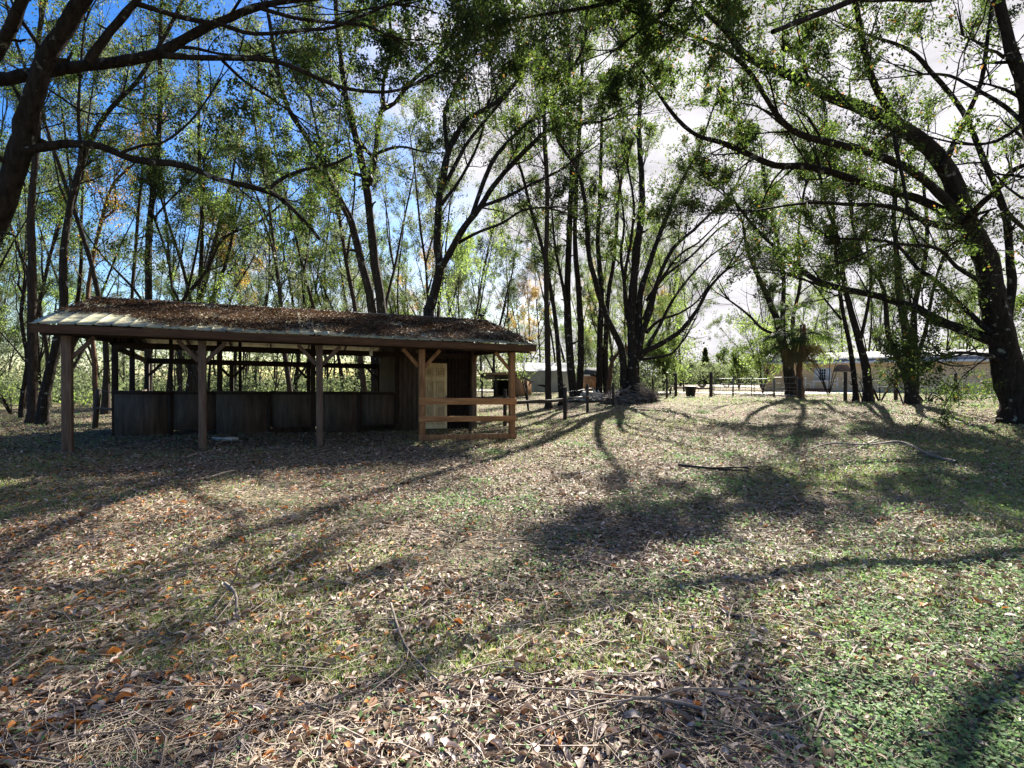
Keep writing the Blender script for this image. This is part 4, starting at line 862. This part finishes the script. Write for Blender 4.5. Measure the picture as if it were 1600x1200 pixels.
# open dark shed
Ys = 37; s0 = base(752, Ys); F3 = frame_((s0[0], Ys, s0[2]-.05), -.12); sh = empty('shed', F3(1.2, .8, 0), 'low dark open-fronted shed with a lighter plywood end beside the barn', 'shed')
sw = (806-752)/FPX*Ys; sdp = 2.6
for x in (.05, sw*.42, sw-.05): MB().box(x-.05, x+.05, -.05, .05, 0, 1.52, F3).build('post', G['fencew'], sh)
MB().hexa([F3(-.15, -.2, 1.60), F3(sw+.1, -.2, 1.66), F3(sw+.1, sdp, 1.25), F3(-.15, sdp, 1.22)], [F3(-.15, -.2, 1.66), F3(sw+.1, -.2, 1.72), F3(sw+.1, sdp, 1.31), F3(-.15, sdp, 1.28)]).build('roof', G['shingle'], sh)
MB().box(-.15, sw+.1, -.24, -.205, 1.53, 1.66, F3).build('fascia', G['hutw'], sh)
MB().box(sw*.35, sw, sdp-.1, sdp-.05, 0, 1.2, F3).build('rear_wall', G['plyd'], sh)
MB().box(sw*.35, sw*.37, .1, sdp-.1, 0, 1.2, F3).build('partition', G['plyd'], sh)
MB().hexa([F3(sw+.02, 0, 0), F3(sw+.9, 1.5, 0), F3(sw+.88, 1.53, 0), F3(sw, .03, 0)], [F3(sw+.02, 0, 1.5), F3(sw+.9, 1.5, 1.02), F3(sw+.88, 1.53, 1.02), F3(sw, .03, 1.5)]).build('end_wall', G['hutw'], sh)
MB().beam(F3(sw-.05, -.05, 1.60), F3(sw+.98, 1.55, 1.07), .10, .07).build('bargeboard', G['fencew'], sh)
# small hut
Yh = 50; s0 = base(914, Yh); F4 = frame_((s0[0], Yh, s0[2]), 0); hu = empty('hut', F4(.7, .7, 0), 'small brown wooden hut with a dark roof between the trunks', 'hut'); hw = 23/FPX*Yh
MB().box(0, hw, 0, 1.5, 0, 1.35, F4).build('wall', G['hutw'], hu); MB().box(.15, hw*.9, -.03, -.01, .1, 1.2, F4).build('door', G['wood_o'], hu)
MB().box(-.05, hw+.05, -.06, -.035, 1.3, 1.42, F4).build('fascia', G['white'], hu)
MB().add([F4(-.12, -.12, 1.42), F4(hw+.12, -.12, 1.42), F4(hw+.12, 1.62, 1.42), F4(-.12, 1.62, 1.42), F4(.15, .75, 2.05), F4(hw-.15, .75, 2.05)], [(0, 1, 5, 4), (2, 3, 4, 5), (3, 2, 1, 0)], [(1, 2, 5), (3, 0, 4)]).build('roof', G['shingle'], hu)

# ------------------------------------------------------------------ fences, gates
def rpost(par, px, Y, top_px, w, m_='fencew', lean=0, nm='post', n=9):
    b = base(px, Y); zt = EYE-(top_px-HZ)/FPX*Y; r = w*.5*Y/FPX
    return MB().tube([b-[0, 0, .2], b+[lean*.4, 0, (zt-b[2])*.45], [b[0]+lean, b[1], zt-.01], [b[0]+lean, b[1], zt]], [r*1.05, r, r*.95, r*.7], n).build(nm, G[m_], par, smooth=False)
fa = empty('fence', base(883, 21.5), 'dark post-and-rail fence running back from the barn beside the track', 'fence')
fp = [(789, 19.5, 608, 6), (883, 21.5, 605, 6), (918, 24.0, 600, 4.5), (958, 26.5, 598, 4.5)]
for a in fp: rpost(fa, *a)
def rail(par, pa, pb, r=.045, m_='fencew', nm='rail'):
    (x0, y0, Ya), (x1, y1, Yb_) = pa, pb; a = P(x0, y0, Ya); b = P(x1, y1, Yb_); m1 = a*.67+b*.33+[0, 0, .015]; m2 = a*.33+b*.67-[0, 0, .015]
    return MB().tube([a, m1, m2, b], [r, r*.93, r*1.05, r*.9], 8).build(nm, G[m_], par, smooth=True)
rail(fa, (789, 631, 19.4), (886, 624, 21.6), .06); rail(fa, (883, 623, 21.5), (920, 619, 24), .03); 
wires = MB()
def wire(pa, pb, sag=.03): 
    a = P(*pa); b = P(*pb); wires.tube([a, (a+b)/2-[0, 0, sag], b], [.004]*3, 4, False)
for z in (0, 10): wire((883, 612+z, 21.5), (918, 607+z, 24)); wire((918, 607+z, 24), (958, 603+z*.9, 26.5))
wires.build('wire', G['steel'], fa)
fb = empty('fence', base(1056, 33), 'short wooden fence left of the gate with the black tub hung on its rail', 'fence')
for a in ((1022, 30, 590, 3, 'fencew', -.10), (1042, 31.5, 590, 3.2), (1056, 33, 583, 4.4), (1111, 33, 581, 5.6)): rpost(fb, *a)
rail(fb, (1056, 606, 33), (1111, 607, 33), .045); rail(fb, (1046, 604, 32), (1056, 603, 33), .03)
fc = empty('fence', base(1400, 26), 'dark posts with thin wire along the shrubs before the house', 'fence')
fcp = [(1250, 29, 592, 7), (1321, 27, 581, 5.5), (1400, 26, 576, 5.5), (1493, 25, 583, 5.2), (1640, 24, 580, 6)]
for a in fcp: rpost(fc, *a)
wires = MB()
for (a, b_) in zip(fcp[:-1], fcp[1:]):
    for z in (.35, .7, 1.0):
        p = base(a[0], a[1])+[0, 0, z]; q = base(b_[0], b_[1])+[0, 0, z]; wires.tube([p, (p+q)/2-[0, 0, .03], q], [.004]*3, 4, False)
wires.build('wire', G['steel'], fc)
# leaning post and rail left of the barn
fd = empty('fence', base(150, 17.6), 'leaning fence post with a rail joining the left corner of the barn', 'fence')
b = base(147.5, 17.6); tp = P(154, 608, 17.6); MB().tube([b-[0, 0, .1], (b+tp)/2, tp], [.085, .08, .075], 9).build('post', G['fencew'], fd)
rail(fd, (151, 638, 17.5), (178, 639, 15.2), .03); rail(fd, (154, 610, 17.5), (178, 613, 15.2), .012)
# feeder box with a shingled roof on the second post
f = base(1320, 27); zt = EYE-(581-HZ)/FPX*27; bx = empty('bird_feeder', (f[0]-.05, 27, zt), 'small weathered gabled bird feeder on top of the fence post before the house', 'bird feeder')
xx, zz_ = f[0]-.10, zt
MB().add([(xx-.34, 26.75, zz_+.03), (xx+.30, 26.75, zz_+.03), (xx+.30, 27.25, zz_+.03), (xx-.34, 27.25, zz_+.03), (xx-.26, 27, zz_+.34), (xx+.22, 27, zz_+.34)], [(0, 1, 5, 4), (2, 3, 4, 5), (3, 2, 1, 0)], [(1, 2, 5), (3, 0, 4)]).build('roof', G['wood_g'], bx, .008)
MB().box(xx-.30, xx+.26, 26.8, 27.2, zz_-.01, zz_+.028).build('tray', G['plank'], bx)
# black tub
b = base(1079, 32.6); zt = EYE-(603-HZ)/FPX*32.6; zb = b[2]+.03; q = [(.23, zb), (.25, zb+.05), (.31, zt-.12), (.36, zt-.09), (.36, zt-.04), (.34, zt-.02)]
tub = empty('tub', b, 'black plastic tub standing against the rail of the short fence', 'tub')
pl = [np.array([b[0], 32.6, z]) for _, z in q]; MB().tube(pl, [r for r, _ in q], 20, True).build('body', G['black'], tub)
MB().tube([[b[0]+.38, 32.6, zt-.06], [b[0]+.46, 32.55, zt-.16], [b[0]+.42, 32.55, zt-.38], [b[0]+.36, 32.6, zt-.42]], [.012]*4, 6).build('handle', G['black'], tub)
# steel gates
def gate(pa, Ya, pb, Yb_, topa, label, leaves_=2, bars=(0, .28, .55, .8), vert=3):
    a = base(pa, Ya); b = base(pb, Yb_); g_ = empty('gate', (a+b)/2, label, 'gate')
    H = EYE-(topa-HZ)/FPX*Ya-a[2]
    for l_ in range(leaves_):
        s0, s1 = l_/leaves_+.01, (l_+1)/leaves_-.01; p = a+(b-a)*s0; q = a+(b-a)*s1; fr = MB()
        for zf in (1.0, .14): fr.tube([p+[0, 0, H*zf], q+[0, 0, H*zf]], [.024]*2, 8)
        for e in (p, q): fr.tube([e+[0, 0, .02], e+[0, 0, H]], [.026]*2, 8)
        lf = fr.build('gate_leaf' if leaves_ > 1 else 'frame', G['steel'], g_); br = MB()
        for zf in (.36, .52, .72): br.tube([p+[0, 0, H*zf], q+[0, 0, H*zf]], [.013]*2, 6)
        for k in range(1, vert): e = p+(q-p)*k/vert; br.tube([e+[0, 0, H*.14], e+[0, 0, H]], [.008]*2, 5)
        br.build('bars', G['steel'], lf)
gate(1115, 33, 1175, 34, 592, 'grey double tube gate between the wooden post and the road')
gate(1178, 34, 1209, 31.5, 592, 'narrow tube gate panel right of the double gate', 1)
gate(1210, 31.4, 1247, 29.2, 590, 'tube gate panel closest to the palm', 1)

# ------------------------------------------------------------------ debris by the middle tree
g = np.random.default_rng(9)
for i in range(13):
    Yp = 28.3+g.uniform(-.12, .12); xx = X_(1001, Yp)+g.uniform(-.10, .10); z = float(gz(xx, Yp))+.03+i*.075; L2 = g.uniform(.22, .34)
    o = MB().beam([xx-L2, Yp+g.uniform(-.05, .05), z], [xx+L2, Yp+g.uniform(-.05, .05), z+g.uniform(-.01, .01)], .12, .035).build('board', G['stick'], None, .004, loc=(xx, Yp, z))
    tag(o, ['lowest', 'second lowest', 'third lowest', 'fourth lowest', 'fifth lowest', 'sixth lowest', 'middle', 'sixth highest', 'fifth highest', 'fourth highest', 'third highest', 'second highest', 'topmost'][i]+' short grey board in the stack beside the many-stemmed oak', 'board', 'short boards stacked by the many-stemmed oak')
def tangle(name, label, px, Y, W, H, n, m_, r=.012, seed=1, cat='brush pile'):
    g = np.random.default_rng(seed); b = base(px, Y); mb = []; 
    Pm = np.empty((n, 4, 3)); 
    a = g.uniform(0, 2*PI, n); rr = np.sqrt(g.random(n))*W; c = b+np.stack([rr*np.cos(a), rr*np.sin(a)*.6, g.random(n)*H*(1-rr/W*.8)], 1); d = g.normal(0, 1, (n, 3)); d[:, 2] *= .3; d /= np.linalg.norm(d, axis=1, keepdims=True); ln = g.uniform(.15, .6, n)[:, None]
    for k in range(4): Pm[:, k] = c+d*ln*(k/3-.5)*2+g.normal(0, .03, (n, 3))
    Pm[:, :, 2] = np.maximum(Pm[:, :, 2], b[2]+.02)
    V, Q = tube_arrays(Pm, np.repeat(g.uniform(r*.5, r*1.6, n)[:, None], 4, 1), 5); return tag(mesh_np(name, V, Q, None, m_, None, True, loc=b), label, cat, kind='stuff')
tangle('brush_pile', 'heap of sawn branches piled left of the many-stemmed oak', 975, 28.6, 1.0, .8, 260, G['stick'], .03, 2)
tangle('wire_brush_heap', 'rounded heap of grey brush right of the stacked boards', 1010, 28.8, .45, .75, 420, G['stick'], .012, 3)
tangle('brush_pile', 'low heap of pale branches in front of the small brown hut', 925, 30.5, 1.1, .45, 240, G['plank'], .03, 4)
# fallen branches
def fallen(px0, py0, pts, r, label, seed, kids=6, m_='stick'):
    g = np.random.default_rng(seed)
    def gp(px, py):
        Y = 3.
        for _ in range(40): x = X_(px, Y); Y = (EYE-float(gz(x, Y)))*FPX/(py-HZ)
        return np.array([X_(px, Y), Y, float(gz(X_(px, Y), Y))])
    W_ = [gp(*p)+[0, 0, r+.01+abs(g.normal(0, .03))] for p in pts]; t = Tree(seed, dens=(0, 0, 0)); c = catmull(np.column_stack([W_, np.linspace(r, r*.35, len(W_))]), 4)
    ctr = W_[0]; t.wood(c[:, :3], c[:, 3], 7)
    for k in range(kids):
        i = g.integers(2, len(c)-1); d = unit(c[i, :3]-c[i-1, :3]); d = unit(d+g.normal(0, .7, 3)*[1, 1, .35]); q = [c[i, :3]]
        for _ in range(4): d = unit(d+g.normal(0, .25, 3)*[1, 1, .4]-[0, 0, .05]); e = q[-1]+d*g.uniform(.07, .14)*(3 if r > .02 else 1.6); e[2] = max(e[2], float(gz(e[0], e[1]))+.015); q.append(e)
        t.wood(np.array(q), np.linspace(c[i, 3]*.6, .003, 5), 5)
    VS_, QS, n = [], [], 0
    for (k, sd_), lst in t.W.items():
        V, Q = tube_arrays(np.array([a for a, _ in lst]), np.array([b for _, b in lst]), sd_); VS_.append(V); QS.append(Q+n); n += len(V)
    tag(mesh_np('fallen_branch', np.vstack(VS_), np.vstack(QS), None, G[m_], None, True, loc=ctr), label, 'branch')
fallen(0, 0, [(1495, 727), (1450, 715), (1425, 700), (1400, 696), (1360, 700), (1300, 697), (1265, 706), (1240, 714)], .035, 'long forked fallen branch lying on the grass below the big oak', 1, 9)
fallen(0, 0, [(1372, 688), (1350, 700), (1325, 712)], .025, 'shorter fallen branch crossing the long forked one', 2, 4)
fallen(0, 0, [(350, 930), (366, 950), (368, 972), (358, 992)], .014, 'crooked grey stick in the shade at the lower left', 3, 3)
fallen(0, 0, [(1338, 1095), (1310, 1112), (1290, 1135), (1272, 1180)], .012, 'curved bark-covered stick at the bottom right', 4, 3)
fallen(0, 0, [(1342, 1020), (1322, 1060), (1298, 1100)], .007, 'thin straight twig pointing up the slope at the bottom right', 5, 2)
fallen(0, 0, [(1100, 1128), (1050, 1122), (990, 1126), (940, 1124), (870, 1118)], .011, 'long grey stick lying across the bottom centre', 6, 7)
fallen(0, 0, [(850, 1030), (780, 1055), (740, 1060), (715, 1095)], .011, 'forked stick lying in the leaves at the bottom centre', 7, 6)
fallen(0, 0, [(610, 960), (630, 1020), (665, 1065), (712, 1098)], .009, 'long thin stick running down to the forked stick', 8, 6)
fallen(0, 0, [(130, 1130), (150, 1160), (200, 1165), (215, 1190)], .007, 'pale wiry twig at the bottom left corner', 9, 6)
fallen(0, 0, [(1060, 733), (1110, 737), (1170, 742)], .03, 'dark fallen limb lying in shade in the middle of the clearing', 10, 4, 'fencew')
fallen(0, 0, [(1490, 660), (1520, 668), (1545, 672)], .03, 'fallen limb at the foot of the big oak on its left', 11, 3)
fallen(0, 0, [(320, 752), (350, 744), (372, 740)], .02, 'pale fallen branch on the lit ground before the barn', 12, 4)
fallen(0, 0, [(290, 722), (310, 718), (320, 722)], .02, 'small twisted branch at the edge of the barn shadow', 13, 5)

# ------------------------------------------------------------------ leaf litter, ground cover, twigs
def scatter_ground(n, ya, yb, seed, side=.98, extra=2.0):
    g = np.random.default_rng(seed); t = g.random(n); y = 1/(1/ya+t*(1/yb-1/ya)); x = g.uniform(-1, 1, n)*(side*y+extra)
    q = (x-O[0])*U[0]+(y-O[1])*U[1]; v = (x-O[0])*Vv[0]+(y-O[1])*Vv[1]; ok = ~((q > -.1) & (q < BL+.1) & (v > VS-.3) & (v < VB))
    return g, x[ok], y[ok]
def noise2(x, y, s, ph): return (np.sin(x*s+ph)*np.cos(y*s*1.13-ph*2)+np.sin((x+y)*s*.71+ph*3)*.7+np.sin((x-1.7*y)*s*1.9+ph)*.4+np.sin((2.3*x+y)*s*1.3-ph)*.35)/2.45
def litter_mesh(g, x, y, z, L_, name, m_, tilt=.45, var=None, curl=.35):
    n = len(x); a = g.uniform(0, 2*PI, n); tl = np.abs(g.normal(0, tilt, n)); d = np.stack([np.cos(a)*np.cos(tl), np.sin(a)*np.cos(tl), np.sin(tl)], 1)
    s_ = np.stack([-np.sin(a), np.cos(a), g.normal(0, tilt, n)], 1); s_ /= np.linalg.norm(s_, axis=1, keepdims=True); u = np.cross(d, s_); cu = g.normal(curl, .45, n)[:, None]
    p = np.stack([x, y, z], 1); L1 = L_[:, None]; w_ = g.uniform(.26, .56, n)[:, None]*L1*.5
    bl = g.uniform(.35, .75, n)[:, None]; arc = g.normal(.10, .10, n)[:, None]*L1; k1 = g.uniform(.45, 1., n)[:, None]; k2 = g.uniform(.5, 1.1, n)[:, None]
    V = np.stack([p, p+d*L1*.22+s_*w_*.68*k1+u*(w_*cu*.7+arc*.7), p+d*L1*.55+s_*w_*k1+u*(w_*cu+arc), p+d*L1*.86+s_*w_*bl+u*(w_*cu*.8+arc*.6), p+d*L1, p+d*L1*.86-s_*w_*bl+u*(w_*cu*.8+arc*.6), p+d*L1*.55-s_*w_*k2+u*(w_*cu+arc), p+d*L1*.22-s_*w_*.68*k2+u*(w_*cu*.7+arc*.7), p+d*L1*.55+u*arc], 1).reshape(-1, 3)
    i = np.arange(n)[:, None]*9; Q = np.concatenate([i+[0, 1, 2, 8], i+[8, 2, 3, 4], i+[8, 4, 5, 6], i+[0, 8, 6, 7]], 0)
    if var is None: var = g.random(n)
    return mesh_np(name, V, Q, None, m_, None, False, np.repeat(var, 9))
g, x, y = scatter_ground(430000, 1.5, 30, 41)
L_ = .02+.065*g.random(len(x))**2.0*(1+np.clip(y-5, 0, 30)*.04)+.03*(y < 5)*g.random(len(x))**3; keep = (noise2(x, y, .85, 1.)+.5*noise2(x, y, 2.6, 3.)+g.normal(0, .3, len(x))) > -.38
x, y, L_ = x[keep], y[keep], L_[keep]; orange = noise2(x, y, .8, 4.)*.5+np.clip(-x/6, -.3, .5)
var = np.clip(g.beta(2.2, 2.0, len(x))*.8, 0, 1); hot = g.random(len(x)) < np.clip(.015+.34*orange*(y < 11)*(x < .5), .01, .4); var[hot] = g.uniform(.83, 1, hot.sum())
tag(litter_mesh(g, x, y, gz(x, y)+g.uniform(.0, .03, len(x)), L_, 'leaf_litter', G['litter'], .2, var), 'brown and grey fallen leaves covering the whole clearing', 'leaf litter', kind='stuff')
g, x, y = scatter_ground(190000, 6, 48, 46); kk = g.random(len(x)) < sstep(6, 17, y); x, y = x[kk], y[kk]
var = np.clip(g.beta(1.9, 2.2, len(x))*.74, 0, 1); hot = g.random(len(x)) < .02; var[hot] = g.uniform(.83, 1, hot.sum())
tag(litter_mesh(g, x, y, gz(x, y)+g.uniform(.0, .04, len(x)), g.uniform(.04, .09, len(x)), 'leaf_litter', G['litter'], .22, var), 'dry leaves lying over the far side of the clearing', 'leaf litter', kind='stuff')
# short grass in drifts
g, x, y = scatter_ground(420000, 3.0, 50, 47); dn = noise2(x, y, .45, 5.)+.45*np.sin(x*.31+1.2)*np.sin(y*.37)+.25*np.clip((y-7)/8, 0, 1); keep = dn+g.normal(0, .25, len(x)) > .42; x, y = x[keep], y[keep]; n = len(x)
a = g.uniform(0, 2*PI, n); hgt = g.uniform(.03, .075, n)*(1+y*.012); wd = g.uniform(.002, .004, n)*(1+y*.11); ln = g.normal(0, .5, (n, 2))*hgt[:, None]; z = gz(x, y)
V = np.stack([np.stack([x-np.cos(a)*wd, y-np.sin(a)*wd, z], 1), np.stack([x+np.cos(a)*wd, y+np.sin(a)*wd, z], 1), np.stack([x+ln[:, 0], y+ln[:, 1], z+hgt], 1)], 1).reshape(-1, 3)
tag(mesh_np('grass', V, None, np.arange(3*n).reshape(-1, 3), G['grass'], None, False, np.repeat(np.clip(g.normal(.5, .25, n), 0, 1), 3)), 'thin pale green grass growing in drifts across the clearing', 'grass', kind='stuff')
# litter drifted over the barn roof
n = 42000; g = np.random.default_rng(42); u = g.uniform(-.45, 10.35, n); v = g.uniform(-.42, RV-.05, n)
edge = .22+.35*np.sin(u*.9+.5)*np.sin(u*2.3)+1.15*np.exp(-((u+.4)/2.0)**2) - .25*(u > 6.2); keep = v > edge-.45+g.normal(0, .22, n); u, v = u[keep], v[keep]
PP = np.array([B(a, b_, roofz(b_)) for a, b_ in zip(u, v)])
kk = (np.sin(u*1.9+v*2.2)*np.sin(u*.8-v*1.7+2)+g.normal(0, .35, len(u))) < .75; u, v, PP = u[kk], v[kk], PP[kk]
var = np.clip(g.beta(2, 2.0, len(u))*.6+.22*np.sin(u*1.3+1)*np.sin(v*1.9+u*.6)+.08, 0, .8); hot = g.random(len(u)) < .03; var[hot] = g.uniform(.8, .98, hot.sum())
tag(litter_mesh(g, PP[:, 0], PP[:, 1], PP[:, 2]+g.uniform(.008, .045, len(u)), g.uniform(.04, .11, len(u)), 'roof_leaf_litter', G['roof_litter'], .2, var), 'thick brown leaf litter lying on the barn roof', 'leaf litter', kind='stuff')
# green ground cover
g, x, y = scatter_ground(420000, 1.5, 45, 43)
dn = noise2(x, y, .5, 2.)*.5+.75*np.clip((x/np.maximum(y, 1)-.38)*1.5, -.3, .75)*np.clip(1.1-y/24, .3, .85)+.1*np.clip((y-5)/6, 0, 1)*(x > -.1*y)+.12*np.clip((y-8)/10, 0, 1)
keep = (dn+g.normal(0, .16, len(x)) +.22*np.sin(x*3.1+y)*np.sin(y*3.7-x*1.3) > .30) | (g.random(len(x)) < .035); x, y = x[keep], y[keep]; n = len(x)
sz = g.uniform(.012, .03, n)*(1+np.clip(y-3, 0, 30)*.11)
V, Q, A = leaf_quads(g, np.stack([x, y, gz(x, y)+g.uniform(.025, .08, n)], 1), sz, .75, 0, .3, .75)
tag(mesh_np('ground_cover', V, Q, None, G['cover'], None, False, A), 'small green creeping weeds spread among the fallen leaves', 'ground cover', kind='stuff')
# seedlings: small bright tufts
g = np.random.default_rng(44); PS = []
for (px, py, s_) in [(520, 765, .16), (515, 990, .10), (825, 783, .1), (760, 790, .12), (1090, 770, .12), (1310, 660, .25), (610, 1120, .1), (1260, 1110, .1), (1085, 1150, .09), (540, 1110, .08), (1530, 790, .2), (1400, 740, .15), (190, 780, .12), (960, 700, .2), (1330, 740, .3), (1060, 716, .2), (725, 1150, .1)]:
    Y = EYE*FPX/(py-HZ); xx = X_(px, Y); Y = (EYE-float(gz(xx, Y)))*FPX/(py-HZ); xx = X_(px, Y); k = 90; PS.append(np.array([xx, Y, float(gz(xx, Y))+s_*.3])+g.normal(0, 1, (k, 3))*[s_*.8, s_*.8, s_*.25])
for _ in range(70):
    Y = 1/(.045+.11*g.random()); px = 700+900*g.random(); xx = X_(px, Y); s_ = g.uniform(.06, .28); PS.append(np.array([xx, Y, float(gz(xx, Y))+s_*.2])+g.normal(0, 1, (int(60+900*s_*s_*3), 3))*[s_, s_, s_*.18])
PS = np.concatenate(PS); V, Q, A = leaf_quads(g, PS, g.uniform(.015, .035, len(PS))*(1+.08*PS[:, 1]), .5, 0, .5, .5); tag(mesh_np('weed_tufts', V, Q, None, G['cover'], None, False, A), 'bright green weed tufts dotted over the clearing', 'weeds', kind='stuff')
# twigs and dry stems
def twigs(n, ya, yb, seed, la, lb, r, name, m_, label, cat, zmax, k=4):
    g, x, y = scatter_ground(n, ya, yb, seed); n = len(x); a = g.uniform(0, 2*PI, n); ln = g.uniform(la, lb, n); Pm = np.empty((n, k, 3)); z = g.uniform(.008, zmax, n)
    for j in range(k):
        s_ = (j/(k-1)-.5)*ln; Pm[:, j, 0] = x+np.cos(a)*s_; Pm[:, j, 1] = y+np.sin(a)*s_; a = a+g.normal(0, .3, n)
    Pm[:, :, 2] = gz(Pm[:, :, 0], Pm[:, :, 1])+z[:, None]+np.abs(g.normal(0, .012, (n, k)))
    V, Q = tube_arrays(Pm, np.repeat((r*g.uniform(.5, 1.5, n)*(1+y*.08))[:, None], k, 1), 3); tag(mesh_np(name, V, Q, None, m_, None, True), label, cat, kind='stuff')
twigs(7000, 1.6, 28, 51, .1, .6, .0026, 'twigs', G['stick'], 'thin grey twigs strewn over the leaf litter', 'twigs', .05)
twigs(42000, 1.6, 26, 52, .05, .22, .0010, 'dry_grass', G['straw'], 'pale dry grass stems lying among the leaves', 'dry grass', .05, 3)
